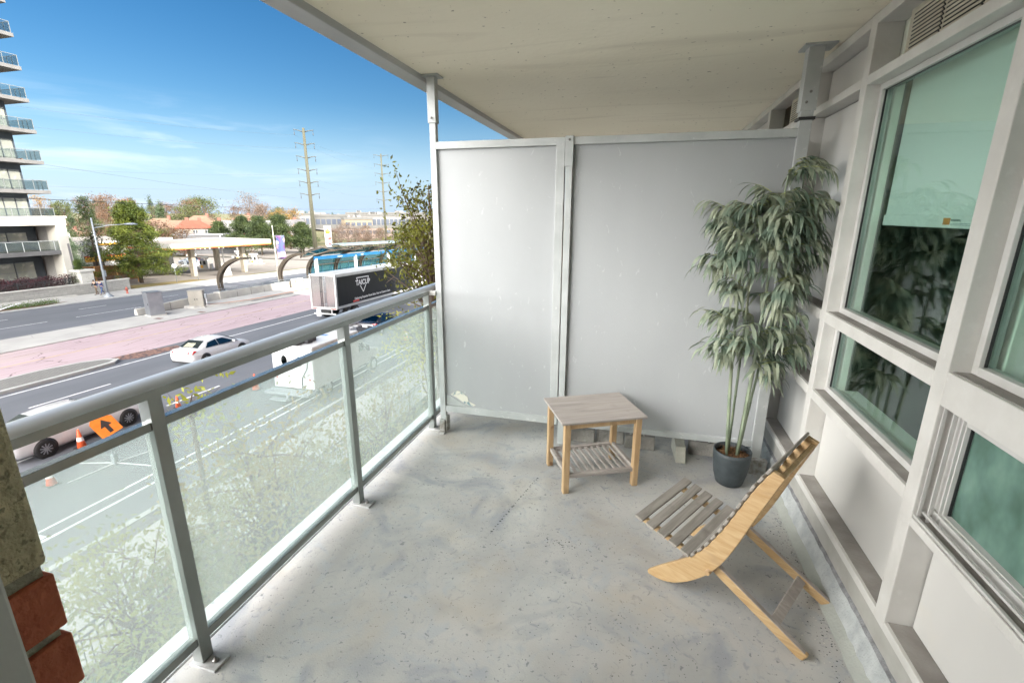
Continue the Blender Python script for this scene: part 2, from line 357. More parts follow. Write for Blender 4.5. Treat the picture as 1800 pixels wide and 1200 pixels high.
for i in range(len(posts)-1):
    a, b = posts[i]+.0225, posts[i+1]-.0225
    m = MB(); m.box(XR-.016, XR+.016, a, b, .938, .966); m.build('mid_rail', railm, rail, world=True, bevel=.002)
    m = MB(); m.box(XR-.016, XR+.016, a, b, .088, .122); m.build('bottom_rail', railm, rail, world=True, bevel=.002)
gl = glassmat('hazy_rail_glass', (.93, .965, .955), diff=(.60, .67, .645), dfac=.42, rough=.03, ior=1.3, noise=(1.6, (1, 1.3, .35), .20, .35))
for i in range(len(posts)-1):
    a, b = posts[i]+.024, posts[i+1]-.024
    m = MB(); m.box(XR-.003, XR+.003, a, b, .12, .94); m.build('glass_pane', gl, rail, world=True)
for y in posts:
    m = MB(); m.box(XR-.0225, XR+.0225, y-.0225, y+.0225, .012, 1.05); p = m.build('post', railm, rail, world=True, bevel=.002)
    m = MB(); m.box(XR-.03, XR+.085, y-.035, y+.035, 0, .011); pl = m.build('base_plate', mat('plate_paint', (.42, .43, .43), (.28, .28, .27), scale=25, rough=.5), None, bevel=.002); pl.parent = p
    m = MB(); m.lathe((XR+.055, y, .011), [(.011, 0), (.011, .009), (.005, .010), (.005, .02)], 8); q = m.build('bolt', boltm, p)
    # parts are in world coordinates: shift under the post (post parent sits at rail loc)
    for k in (pl, q):
        k.parent = p; k.location = (-rail.location.x, -rail.location.y, -rail.location.z)
m = MB(); m.box(XR+.034, -1.375, 3.03, 3.07, 1.045, 1.075); m.build('wall_bracket', framem, rail, world=True, bevel=.002)

# ------------------------------------------------------------------ privacy divider
dv = thing('privacy_divider', 'tall grey two panel metal privacy screen across the end of the balcony', 'privacy screen', (-.3, 3.07, 0))
def fr(nm, x0, x1, z0, z1, y0=3.045, y1=3.09, mt=framem, bev=.002):
    m = MB(); m.box(x0, x1, y0, y1, z0, z1); return m.build(nm, mt, dv, world=True, bevel=bev)
railframe = mat('divider_frame_paint', (.44, .455, .45), (.37, .385, .38), scale=7, rough=.42, bump=.06, bscale=60)
layer(railframe, 22, .64, .72, (.6, .6, .58), .6, dist=1)
fr('post', -1.378, -1.336, .10, 2.30, 3.045, 3.087, railframe)
fr('post_sleeve', -1.384, -1.330, 2.16, 2.432, 3.039, 3.093, railframe)
fr('post', .765, .825, .06, 2.20, 3.04, 3.10, railframe)
fr('post_sleeve', .758, .832, 2.13, 2.432, 3.033, 3.107, railframe)
fr('ceiling_plate', -1.44, -1.30, 2.430, 2.440, 3.02, 3.12, railframe)
fr('ceiling_plate', .73, .88, 2.430, 2.440, 3.0, 3.13, railframe)
fr('clamp', .755, .835, 2.085, 2.10, 3.03, 3.11, darkm)
fr('top_rail', -1.336, -.545, 2.003, 2.047, mt=railframe); fr('top_rail', -.441, .765, 2.003, 2.047, mt=railframe)
fr('bottom_rail', -1.336, -.545, .165, .215, 3.047, 3.088, mt=railframe); fr('bottom_rail', -.441, .765, .165, .205, 3.047, 3.088, mt=railframe)
fr('centre_stile', -.545, -.492, .165, 2.047, 3.043, 3.09, railframe)
fr('centre_post', -.484, -.443, .02, 1.88, 3.040, 3.088, railframe)
fr('post_sleeve', -.489, -.440, 1.88, 2.053, 3.034, 3.088, railframe)
fr('infill_panel', -1.336, -.545, .215, 2.003, 3.066, 3.074, panelm, 0)
fr('infill_panel', -.441, .765, .205, 2.003, 3.066, 3.074, panelm, 0)
for x, z in ((-.464, 2.03), (-1.357, 2.19), (.795, 2.22), (.78, 2.17)):
    m = MB(); m.lathe((0, 0, 0), [(.007, 0), (.007, .005), (.002, .006)], 10)
    m.build('screw', boltm, dv, mtx=Matrix.Translation((x-dv.location.x, (3.033 if x > 0 else 3.036)-dv.location.y, z))@Matrix.Rotation(R(90), 4, 'X'))
# feet of the left post and the torn corner
m = MB(); m.box(-1.385, -1.33, 2.99, 3.045, 0, .012); m.box(-1.378, -1.336, 3.02, 3.046, .012, .105); m.box(-1.334, -1.32, 3.03, 3.09, .012, .13); m.build('foot_bracket', mat('bracket_paint', (.40, .41, .40), (.22, .2, .17), scale=30, rough=.6), dv, world=True, bevel=.003)
m = MB(); m.box(.76, .86, 3.00, 3.04, 0, .10); m.build('foot_bracket', MATS['bracket_paint'], dv, world=True, bevel=.003)
m = MB(); m.prism([(-1.334, 3.060, .217), (-1.334, 3.060, .29), (-1.305, 3.060, .295), (-1.20, 3.060, .235), (-1.16, 3.060, .217)], (0, .004, 0)); m.build('torn_flap', railframe, dv, world=True)
rng = np.random.default_rng(3)
pts = [(-1.30, .30), (-1.25, .335), (-1.21, .33), (-1.165, .295), (-1.16, .26), (-1.10, .235), (-1.13, .222), (-1.18, .235), (-1.25, .28)]
m = MB(); m.prism([(x, 3.063, z) for x, z in pts], (0, .003, 0)); m.build('peeled_patch', mat('peeled_filler', (.62, .60, .52), (.18, .26, .29), scale=30, rough=.9, lo=.38, hi=.5), dv, world=True)

# ------------------------------------------------------------------ window wall on the right
ww = thing('window_wall', 'grey metal framed window wall with green tinted glass along the right side', 'window wall', (.95, 2, 0))
XF, XB = .905, .99      # front of the frame, plane of panels and glass
def wb(nm, y0, y1, z0, z1, x0=XF, x1=XB+.02, mt=framem, bev=.003, par=ww):
    m = MB(); m.box(x0, x1, y0, y1, z0, z1); o = m.build(nm, mt, ww, world=True, bevel=bev)
    if par is not ww:
        o.parent = par
    return o
ys_m = [(.10, .17), (1.625, 1.69), (2.63, 2.695), (3.40, 3.465), (4.45, 4.515), (5.6, 5.67), (6.7, 6.77)]
for a, b in ys_m: wb('mullion', a, b, .20, 2.435)
lightf = mat('light_frame_paint', (0.546, 0.537, 0.519), (0.475, 0.466, 0.440), scale=9, rough=.38, bump=.04, bscale=90)
def bay(i, rails, fill):
    y0, y1 = ys_m[i][1], ys_m[i+1][0]
    for z0, z1 in rails:
        wb('rail', y0, y1, z0, z1)
        if z1 < 2.3: wb('dusty_ledge', y0+.001, y1-.001, z1, z1+.002, XF+.012, XB-.001, sillm, 0)
    return y0, y1
wglass = glassmat('green_window_glass', (.87, .965, .935), rough=.012, refl=.84, ior=1.75, minr=.12)
frost = glassmat('frosted_green_glass', (.42, .68, .58), diff=(.34, .52, .45), dfac=.6, rough=.12, refl=.7, ior=1.5, noise=(9, (1, 1, .7), .35, .9))
def window(y0, y1, z0, z1, g=wglass, fw=.026):
    m = MB()
    m.box(XB-.03, XB+.012, y0, y0+fw, z0, z1); m.box(XB-.03, XB+.012, y1-fw, y1, z0, z1)
    m.box(XB-.03, XB+.012, y0+fw, y1-fw, z0, z0+fw); m.box(XB-.03, XB+.012, y0+fw, y1-fw, z1-fw, z1)
    f_ = m.build('window', lightf, ww, world=True, bevel=.002)
    m = MB()
    for a in ((y0+fw-.001, y0+fw+.0025), (y1-fw-.0025, y1-fw+.001)): m.box(XB-.018, XB-.010, a[0], a[1], z0+fw, z1-fw)
    m.box(XB-.018, XB-.010, y0+fw, y1-fw, z1-fw-.0025, z1-fw+.001)
    s_ = m.build('seal', darkm, f_, mtx=Matrix.Translation(-ww.location))
    m = MB(); m.box(XB-.008, XB-.004, y0+fw, y1-fw, z0+fw, z1-fw)
    p_ = m.build('pane', g, f_, mtx=Matrix.Translation(-ww.location)); return f_
def panel(y0, y1, z0, z1, inset=.0):
    m = MB(); m.box(XB-.004, XB+.02, y0+.006, y1-.006, z0+.004, z1-.004); m.build('panel', wallpan, ww, world=True, bevel=.003)
    m = MB(); m.box(XB+.004, XB+.022, y0, y1, z0, z1); m.build('panel_backing', darkm, ww, world=True)
def grille(y0, y1, z0, z1, n):
    m = MB(); m.box(XB-.012, XB+.02, y0, y1, z0, z1); m.build('vent_panel', mat('vent_paint', (.60, .57, .47), (.50, .46, .36), scale=9, rough=.6), ww, world=True)
    dy = (y1-y0-.06)/n
    for k in range(n):
        a = y0+.03+k*dy+.008; b = a+dy-.016
        m = MB(); m.box(XB-.016, XB-.0125, a, b, z0+.02, z1-.02); h_ = m.build('vent_opening', darkm, ww, world=True)
        m = MB(); ns = 11
        for j in range(ns):
            zc = z0+.026+(z1-z0-.052)*j/(ns-1)
            m.bar((XB-.021, a, zc), (XB-.021, b, zc), .0035, .007, up=(-.6, 0, .8))
        m.build('louvre', MATS['vent_paint'], h_, mtx=Matrix.Translation(-ww.location))
# bay 0 (nearest): upper window, lower awning window, panel
y0, y1 = bay(0, [(.20, .235), (.625, .655), (1.045, 1.15), (2.15, 2.19), (2.39, 2.435)], None)
window(y0, y1, 1.152, 2.15); window(y0+.0, y1-.0, .657, 1.045, frost, .045); panel(y0, y1, .235, .625); grille(y0+.75, y1-.05, 2.192, 2.39, 3)
# moulded sub-frame lines of the awning window
m = MB()
for k, d in enumerate((.006, .022, .038)):
    for a in ((y1-d-.004, y1-d),): m.box(XF+.01+k*.018, XF+.02+k*.018, a[0], a[1], .657, 1.045)
    m.box(XF+.004+k*.02, XF+.014+k*.02, y0, y1, .657+d-.004, .657+d+.004)
m.build('sash_moulding', lightf, ww, world=True, bevel=.001)
y0, y1 = bay(1, [(.20, .235), (.68, .728), (1.082, 1.135), (2.15, 2.19), (2.39, 2.435)], None)
window(y0, y1, 1.137, 2.15); window(y0, y1, .73, 1.082); panel(y0, y1, .235, .68); grille(y0+.06, y1-.12, 2.192, 2.39, 3)
y0, y1 = bay(2, [(.20, .235), (.68, .728), (1.082, 1.135), (2.15, 2.19), (2.39, 2.435)], None)
for a, b in ((.235, .68), (.728, 1.082), (1.135, 2.15), (2.19, 2.39)): panel(y0, y1, a, b)
for i in (3, 4, 5):
    y0, y1 = bay(i, [(.20, .235), (.68, .728), (1.082, 1.135), (2.15, 2.19), (2.39, 2.435)], None)
    window(y0, y1, 1.137, 2.15); panel(y0, y1, .235, .68); panel(y0, y1, .728, 1.082)
    if i == 3: grille(y0+.06, y1-.3, 2.192, 2.39, 2)
    else: panel(y0, y1, 2.19, 2.39)
m = MB(); m.box(XF+.003, XB+.04, -1.3, 7.5, 0, .20); m.build('base_sill', mat('base_paint', (.40, .39, .36), (.32, .31, .28), scale=8, rough=.6), ww, world=True)
# concrete curb
kb = thing('concrete_curb', 'rough low concrete curb running along the foot of the window wall', 'curb', (.88, 2, 0))
rng = random.Random(5)
secs = []
for i in range(220):
    y = -1.3+i*.04; j = lambda s: rng.uniform(-s, s)
    secs.append([(.832+j(.003), y, -.004), (.862+j(.002), y, .026+j(.002)), (.872+j(.004), y, .038+j(.002)), (.893+j(.003), y, .094+j(.004)), (.898, y, .106+j(.004)), (.9085, y, .120+j(.003))])
cove = mat('curb_cove', (.36, .37, .335), (.30, .31, .28), scale=6, rough=.9, bump=.3, bscale=60)
curbm = mat('curb_concrete_skylit', (0.437, 0.452, 0.445), (0.328, 0.343, 0.343), scale=16, rough=.9, bump=.5, bscale=60, detail=10)  # ridge paler than cove and top: its skylight is put into the colour
ctop = mat('curb_top', (.27, .27, .275), (.18, .18, .185), scale=30, rough=.95, bump=.8, bscale=90)
for nm, a, b, mt in (('cove', 0, 3, cove), ('curb_face', 2, 5, curbm), ('curb_top', 4, 6, ctop)):
    m = MB(); m.loft([q[a:b] for q in secs], cap=False, closed=False, smooth=True); m.build(nm, mt, kb, world=True)

# room behind the glass
room = thing('interior_room', 'dim green tinted room seen through the windows', 'room', (2.5, 2.5, 0))
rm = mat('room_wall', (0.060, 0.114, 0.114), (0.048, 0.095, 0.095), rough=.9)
m = MB(); m.box(4.0, 4.1, -1.4, 6.2, 0, 2.5); m.build('back_wall', rm, room, world=True)
m = MB(); m.box(1.02, 4.0, -1.4, -1.3, 0, 2.5); m.box(1.03, 4.0, 3.36, 3.40, 0, 2.5); m.build('side_wall', rm, room, world=True)
m = MB(); m.box(1.02, 4.0, -1.3, 3.36, -.1, .0); m.build('room_floor', mat('room_floorboards', (.22, .16, .11), rough=.5), room, world=True)
m = MB(); m.box(1.02, 4.0, -1.3, 3.36, 2.45, 2.5); m.build('room_ceiling', rm, room, world=True)
inner = mat('inner_frame_white', (.80, .82, .72), (.74, .76, .66), rough=.5)
m = MB(); m.box(1.012, 1.045, 2.608, 2.66, .2, 2.45); m.box(1.02, 1.12, 1.60, 1.70, .2, 2.45); m.box(1.05, 1.06, 2.66, 3.36, 0, 2.45); m.box(1.02, 1.10, 1.70, 2.60, .60, .745); m.box(1.02, 1.05, 1.70, 2.60, 1.07, 1.150); m.box(1.02, 1.16, -1.3, 1.6, .55, .66); m.build('inner_window_frame', inner, room, world=True, bevel=.004)
bl = thing('roller_blind', 'white roller blind pulled halfway down behind the larger far window', 'window blind', (1.10, 2.1, 2.2))
m = MB(); m.box(1.062, 1.065, 1.70, 2.592, 1.60, 2.44); m.build('fabric', mat('blind_fabric', (.82, .84, .82), (.79, .81, .79), rough=.8, scale=2), bl, world=True)
m = MB(); m.box(1.055, 1.068, 1.70, 2.592, 1.555, 1.60); m.build('hem_bar', mat('blind_hem', (.86, .88, .86), rough=.5), bl, world=True, bevel=.002)
m = MB(); m.box(1.053, 1.0545, 2.085, 2.125, 1.566, 1.590); m.build('orange_tag', mat('orange_tag', (.75, .28, .05), rough=.6), bl, world=True)
tagm = mat('tag_grey', (.35, .42, .42), rough=.6)
Mt = Matrix.Translation((1.0535-bl.location.x, 2.08-bl.location.y, 1.582-bl.location.z))@Matrix.Rotation(R(-90), 4, 'Z')@Matrix.Rotation(R(90), 4, 'X')
text('tag_text', 'WARNING', .012, tagm, bl, Mt, 'LEFT', .0005)
m = MB(); m.box(1.0535, 1.0545, 1.97, 2.08, 1.570, 1.572); m.box(1.0535, 1.0545, 1.96, 2.08, 1.565, 1.567); m.build('tag_lines', tagm, bl, world=True)
ct = thing('curtain', 'pale curtain hanging in folds behind the nearest upper window', 'curtain', (1.12, 1.0, 1.1))
m = MB(); secs = []
for i in range(120):
    y = .2+i*.0108; secs.append([(1.13+.022*math.sin(i*.55)+.01*math.sin(i*.21), y, .7), (1.13+.03*math.sin(i*.55+.2)+.01*math.sin(i*.21), y, 2.44)])
m.loft(secs, cap=False, closed=False); m.build('curtain_cloth', mat('curtain_cloth', (.58, .66, .62), (.50, .58, .55), rough=.9), ct, world=True)

# brick pier and door frame at the far left
bp_ = thing('brick_pier', 'rough stone and red brick pier at the left edge of the balcony', 'pier', (-.7, .1, 0))
stone = mat('rough_stone', (0.713, 0.609, 0.391), (0.460, 0.402, 0.265), scale=30, rough=.95, bump=.9, bscale=90, detail=8)
layer(stone, 120, .58, .66, (.10, .09, .07), .6, detail=3)
bri = mat('red_brick', (.50, .14, .07), (.40, .10, .05), scale=25, rough=.85, bump=.4, bscale=120)
mort = mat('mortar', (.45, .42, .31), (.34, .31, .24), scale=60, rough=.95, bump=.5)
m = MB(); m.box(-.88, -.505, -.10, .236, 0, 2.44); m.build('mortar_core', mort, bp_, world=True)
z = 1.292; 
m = MB(); m.box(-.885, -.50, -.10, .241, 1.292, 1.62); m.box(-.885, -.50, -.10, .241, 1.632, 2.435); m.build('stone_block', stone, bp_, world=True, bevel=.006)
for k in range(15):
    z1_ = 1.281-k*.0665; z0_ = z1_-.0565
    off = .11*(k % 2)
    m = MB(); m.box(-.886, -.4995+(.0012*(k % 3)), .02+off-.04, .2412, z0_, z1_)
    m.box(-.886, -.50, -.10, -.03+off, z0_, z1_); m.build('brick', bri, bp_, world=True, bevel=.0022)
df = thing('door_frame', 'pale painted door frame edge beside the brick pier at the lower left', 'door frame', (-.48, .1, 0))
m = MB(); m.box(-.4995, -.478, .12, .200, 0, 2.43); m.box(-.478, -.470, .13, .165, 0, 2.43); m.build('jamb', lightf, df, world=True, bevel=.003)

# ------------------------------------------------------------------ side table
orange_wood = woodmat('pine_wood', (0.504, 0.351, 0.200), (0.378, 0.237, 0.116), axis=(9, 9, .8), scale=4, rough=.5)
layer(orange_wood, 12, .70, .76, (.16, .06, .02), .8, stretch=(1, 1, 1), detail=1)
grey_wood = woodmat('weathered_wood', (.40, .355, .32), (.28, .25, .23), axis=(.8, 9, 9), scale=3, rough=.75)
layer(grey_wood, 5, .60, .72, (.20, .17, .15), .5, detail=4)
tb = thing('side_table', 'small weathered wooden side table with a slatted lower shelf', 'side table', (-.218, 2.725, 0), R(26.8))
def tbox(nm, x0, x1, y0, y1, z0, z1, mt, bev=.003):
    m = MB(); m.box(x0, x1, y0, y1, z0, z1); return m.build(nm, mt, tb, bevel=bev)
tbox('table_top', -.26, .26, -.20, .20, .448, .462, grey_wood)
for x in (-.219, .219):
    for y in (-.165, .165):
        tbox('leg', x-.0185, x+.0185, y-.0185, y+.0185, 0, .447, orange_wood, .004)
for y in (-.165, .165):
    tbox('apron', -.20, .20, y-.008, y+.008, .41, .447, orange_wood)
sh = thing('shelf', None, None); sh.parent = tb; sh.location = (0, 0, .11)
bpy.data.objects.remove(sh)
for y in (-.165, .165): tbox('shelf_rail', -.20, .20, y-.014, y+.014, .098, .122, grey_wood)
for x in (-.213, .213): tbox('shelf_rail', x-.011, x+.011, -.146, .146, .106, .132, grey_wood)
for k in range(10):
    x = -.186+k*.0413
    tbox('shelf_slat', x-.009, x+.009, -.151, .151, .104, .114, grey_wood, .002)
# ------------------------------------------------------------------ folding chair
grey_wood_y = woodmat('weathered_slats', (.34, .31, .275), (.22, .20, .175), axis=(9, .8, 9), scale=4, rough=.75)
layer(grey_wood_y, 7, .60, .72, (.14, .12, .11), .6, detail=4)
chair_wood = woodmat('chair_oiled_wood', (0.499, 0.350, 0.190), (0.396, 0.248, 0.110), axis=(1.5, 8, 9), scale=5, rough=.5)
layer(chair_wood, 4, .55, .75, (.30, .20, .12), .5, stretch=(1, 4, 4), dist=2)
ch = thing('folding_chair', 'low wooden slatted folding chair with a curved tilted back', 'chair', (.186, 1.896, 0), R(-31.5))
W_ = .42
low = [(-.062, .002), (-.03, -.0), (.02, .004), (.10, .052), (.17, .120), (.222, .188), (.262, .265), (.303, .372), (.348, .505), (.392, .625), (.420, .700)]
upp = [(-.066, .018), (0, .085), (.07, .148), (.133, .210), (.183, .285), (.236, .392), (.286, .515), (.330, .625), (.378, .716)]
def boards(y0, th_):
    m = MB(); poly = [(x, y0, z) for x, z in low]+[(x, y0, z) for x, z in reversed(upp)]
    # split as quads strip for a clean curved board
    n = 26
    def samp(c, t):
        d = [0]
        for a, b in zip(c, c[1:]): d.append(d[-1]+math.dist(a, b))
        s_ = t*d[-1]
        for i in range(len(c)-1):
            if s_ <= d[i+1]+1e-9:
                k = (s_-d[i])/(d[i+1]-d[i]); return (c[i][0]+(c[i+1][0]-c[i][0])*k, c[i][1]+(c[i+1][1]-c[i][1])*k)
        return c[-1]
    def sm(c, t):
        q = [samp(c, max(0, min(1, t+e))) for e in (-.05, -.025, 0, .025, .05)] if .0 < t < 1 else [samp(c, t)]
        return (sum(a[0] for a in q)/len(q), sum(a[1] for a in q)/len(q))
    secs = []
    for i in range(n+1):
        t = i/n; a = sm(low, t); b = sm(upp, t)
        secs.append([(a[0], y0, a[1]), (a[0], y0+th_, a[1]), (b[0], y0+th_, b[1]), (b[0], y0, b[1])])
    m.loft(secs, smooth=False); return m
def cbar(nm, p0, p1, w_, h_, mt, bev=.003, up=(0, 0, 1)):
    m = MB(); m.bar(p0, p1, w_, h_, up); return m.build(nm, mt, ch, bevel=bev)
boards(0, .022).build('side_board', chair_wood, ch, bevel=.003)
boards(W_-.022, .022).build('side_board', chair_wood, ch, bevel=.003)
for s in (.038, W_-.038):
    cbar('leg', (.16, s, .215), (.575, s, .008), .024, .042, chair_wood, .006)
    cbar('leg_top_face', (.19, s, .2225), (.572, s, .0315), .021, .003, grey_wood, .001)
cbar('crossbar', (.455, .045, .075), (.455, W_-.045, .075), .038, .012, grey_wood, .002, up=(.5, 0, .86))
cbar('crossbar', (.075, .024, .128), (.075, W_-.024, .128), .03, .02, grey_wood)
m = MB(); m.tube([(.205, -.018, .182), (.205, W_+.018, .182)], .011, 12); m.build('dowel', orange_wood, ch)
for s in (.03, W_-.03):
    cbar('seat_rail', (-.140, s, .252), (.155, s, .183), .02, .026, chair_wood)
seatd = Vector((.295, 0, -.069)).normalized()
for k in range(5):
    x = -.122+k*.056; z = .252+(x+.140)*(-.069/.295)+.0215
    m = MB(); m.bar((x, -.018, z), (x, W_+.03, z), .042, .013, up=(.23, 0, .97)); m.build('seat_slat', grey_wood_y, ch, bevel=.003)
cols = (.36, .315, .29), (.30, .26, .235)
for k in range(12):
    t = .335+k*.0595
    # along the upper (front) edge of the curved boards
    d = [0]
    for a, b in zip(upp, upp[1:]): d.append(d[-1]+math.dist(a, b))
    s_ = t*d[-1]
    for i in range(len(upp)-1):
        if s_ <= d[i+1]+1e-9:
            kk = (s_-d[i])/(d[i+1]-d[i]); px = upp[i][0]+(upp[i+1][0]-upp[i][0])*kk; pz = upp[i][1]+(upp[i+1][1]-upp[i][1])*kk
            tx = upp[i+1][0]-upp[i][0]; tz = upp[i+1][1]-upp[i][1]; break
    ln = math.hypot(tx, tz); nx, nz_ = -tz/ln, tx/ln
    m = MB(); m.bar((px+nx*.007, -.006, pz+nz_*.007), (px+nx*.007, W_+.006, pz+nz_*.007), .031, .012, up=(nx, 0, nz_)); m.build('back_slat', grey_wood_y, ch, bevel=.004)
cbar('back_rail', (.395, .022, .668), (.395, W_-.022, .668), .05, .018, chair_wood, .003, up=(.9, 0, -.35))

# ------------------------------------------------------------------ blocks below the divider
blockm = mat('paver_block', (.33, .31, .28), (.24, .23, .21), scale=14, rough=.92, bump=.4, bscale=90)
layer(blockm, 26, .6, .7, (.42, .41, .38), .4)
def block(x0, x1, y0, y1, h, label, rz=0, dark=0):
    cx, cy = (x0+x1)/2, (y0+y1)/2
    t = thing('concrete_block', label, 'block', (cx, cy, 0), R(rz), 'blocks under the divider')
    m = MB(); m.box(-(x1-x0)/2, (x1-x0)/2, -(y1-y0)/2, (y1-y0)/2, 0, h); m.build('block_body', blockm, t, bevel=.004)
    m = MB()
    for k in range(max(1, int((x1-x0)/.09))):
        xx = -(x1-x0)/2+.03+k*.09; m.box(xx, xx+.012, -(y1-y0)/2+.01, (y1-y0)/2-.01, h, h+.003)
    m.build('top_nib', mat('nib_grey', (.5, .5, .47), rough=.9), t)
block(-.47, -.235, 3.15, 3.21, .105, 'leftmost grey block behind the side table under the divider', 2)
block(-.222, -.028, 3.19, 3.25, .10, 'brownish block seen through the side table legs', -1)
block(-.02, .183, 3.15, 3.21, .10, 'grey block just right of the side table under the divider', 1)
t = thing('wedge_block', 'upright concrete wedge standing alone in the gap under the divider', 'block', (.345, 3.12, 0), R(4), 'blocks under the divider')
m = MB(); m.prism([(-.035, .13, 0), (-.035, -.10, 0), (-.035, -.06, .10), (-.035, .13, .125)], (.065, 0, 0)); m.build('wedge_body', mat('wedge_concrete', (.45, .44, .38), (.35, .34, .29), scale=12, rough=.9, bump=.3), t, bevel=.004)
block(.41, .60, 3.17, 3.23, .10, 'dark block behind the plant pot under the divider', 1)
block(.62, .76, 3.13, 3.19, .10, 'small dark block right of the plant pot by the divider foot', -3)

# ------------------------------------------------------------------ artificial bamboo
pt = thing('potted_bamboo', 'tall artificial bamboo with drooping grey-green leaves in a dark pot', 'potted plant', (.62, 2.86, 0))
potm = mat('pot_plastic', (.045, .055, .06), (.03, .038, .042), scale=20, rough=.55, bump=.1)
m = MB(); m.lathe((0, 0, 0), [(.066, 0), (.078, .01), (.094, .07), (.104, .14), (.108, .20), (.108, .222), (.100, .222), (.099, .19)], 40, cap=False); m.lathe((0, 0, 0), [(.0, .003), (.066, .0)], 40, cap=False)
m.build('pot', potm, pt)
soil = mat('coir_soil', (.34, .18, .08), (.08, .04, .02), scale=60, rough=1, bump=1, bscale=120)
m = MB(); m.lathe((0, 0, 0), [(0.001, .197), (.05, .194), (.1, .185)], 32, cap=False); so_ = m.build('soil', soil, pt)
rngn = np.random.default_rng(8)
P = np.c_[rngn.normal(0, .05, 500), rngn.normal(0, .05, 500), np.full(500, .196)]; P = P[np.hypot(P[:, 0], P[:, 1]) < .095]
V = leaves(rngn, P, .035, .12); V[:, :, 2] = np.clip(V[:, :, 2], .190, .215); qmesh('coir_fibre', V, 4, soil, so_)
culm_m = mat('bamboo_culm', (0.240, 0.280, 0.184), (0.144, 0.185, 0.132), scale=4, rough=.4, stretch=(1, 1, 2))
layer(culm_m, 3, .5, .7, (.26, .22, .13), .6)
culms = [((-.035, -.03, .19), (-.085, .00, 1.48), .0115), ((-.01, .025, .19), (-.045, .03, 1.66), .010), ((.012, -.02, .19), (.075, -.01, 1.62), .0125),
         ((.04, .01, .19), (.17, .02, 1.55), .010), ((-.045, .0, .19), (-.07, -.03, .95), .008), ((.02, .04, .19), (.11, .06, 1.80), .009)]
cpts = []
for (a, b, rr) in culms:
    pts = []; rad = []
    nseg = int((b[2]-a[2])/.17)
    for i in range(nseg+1):
        t = i/nseg; x = a[0]+(b[0]-a[0])*t+.012*math.sin(t*3+a[0]*90); y = a[1]+(b[1]-a[1])*t; z = a[2]+(b[2]-a[2])*t
        if i: pts.append((x, y, z-.006)); rad.append(rr*.8*(1-.35*t)); pts.append((x, y, z)); rad.append(rr*.8*(1-.35*t)*1.3); pts.append((x, y, z+.006)); rad.append(rr*.8*(1-.35*t))
        else: pts.append((x, y, z)); rad.append(rr*.8)
    m = MB(); m.tube(pts, rad, 10); m.build('culm', culm_m, pt); cpts.append(pts)
leafm = leafmat('bamboo_leaf', (0.381, 0.410, 0.301), (0.154, 0.213, 0.161), scale=9, tl=.25, rough=.5)
twigm = mat('twig_yellow', (.42, .45, .13), (.30, .34, .10), rough=.6)
rng = random.Random(21)
lv = []; tw = MB()
def blade(p, d, ln, wd, droop):
    """curved narrow leaf strip"""
    p = Vector(p); d = Vector(d).normalized(); side = d.cross(Vector((0, 0, 1)))
    if side.length < .1: side = Vector((1, 0, 0))
    side.normalize(); side = (side+Vector((rng.uniform(-.5, .5), rng.uniform(-.5, .5), rng.uniform(-.5, .5)))).normalized()
    n = 7; prev = None; q = p.copy(); dd = d.copy()
    for i in range(n+1):
        t = i/n; w__ = wd*max(.03, math.sin(math.pi*min(1, t**.75*.97+.03)))*(.95)
        a = q-side*w__; b = q+side*w__
        if prev: lv.append([prev[0], prev[1], tuple(b), tuple(a)])
        prev = (tuple(a), tuple(b)); dd = (dd+Vector((0, 0, -droop))).normalized(); q = q+dd*ln/n
def spray(p, az_, el, ln=.13, n=9):
    d = Vector((math.cos(az_)*math.cos(el), math.sin(az_)*math.cos(el), math.sin(el))); p = Vector(p); pts = [p.copy()]
    for i in range(6):
        d = (d+Vector((0, 0, -.10))).normalized(); pts.append(pts[-1]+d*ln/6)
    tw.tube(pts, [.0018-.0002*i for i in range(7)], 5)
    for i in range(n):
        k = 1+int(5*i/(n-1)); q = pts[k]; a2 = az_+(-1)**i*rng.uniform(.3, 1.25)+rng.uniform(-.2, .2)
        blade(q, (math.cos(a2), math.sin(a2), rng.uniform(-.1, .75)), rng.uniform(.10, .165), rng.uniform(.0075, .0125), rng.uniform(.22, .42))
# (x, z, spread) clumps as seen from the balcony: the outline of the crown
clumps = [(.05, 1.70, .06, 5), (-.02, 1.57, .07, 6), (.08, 1.46, .07, 6), (-.06, 1.44, .07, 5), (.11, 1.84, .045, 3), (.13, 1.79, .05, 3), (-.16, 1.58, .06, 6), (-.08, 1.62, .06, 5), (.04, 1.66, .07, 7), (.14, 1.64, .07, 7), (.10, 1.55, .07, 7), (-.12, 1.48, .07, 7), (.0, 1.52, .08, 8),
          (.15, 1.50, .06, 6), (-.18, 1.34, .06, 5), (-.10, 1.38, .07, 6), (.04, 1.40, .07, 6), (.15, 1.36, .06, 6), (.06, 1.28, .07, 5), (-.09, 1.22, .06, 4), (.13, 1.22, .06, 5),
          (-.16, 1.05, .03, 3), (-.05, 1.06, .05, 4), (.10, 1.08, .06, 4), (.17, .98, .04, 3), (.02, 1.16, .07, 6), (.03, .98, .07, 5), (-.10, .86, .06, 5), (.0, .84, .07, 6), (.10, .82, .06, 5), (.18, .86, .05, 4), (-.04, .92, .06, 5), (.05, .72, .05, 3)]
for cx, cz, sp, n in clumps:
    for i in range(n):
        p = (cx*.86+.012+rng.uniform(-sp, sp)*.8, rng.uniform(-.09, .08), cz+rng.uniform(-sp, sp)*.8)
        az_ = math.atan2(p[1]+rng.uniform(-.08, .05), p[0]+rng.uniform(-.06, .06))
        spray(p, az_, rng.uniform(.1, .9), rng.uniform(.07, .13), rng.choice([10, 11, 12, 13]))
V = np.array(lv)
lf = qmesh('leaves', V, 4, leafm, pt)
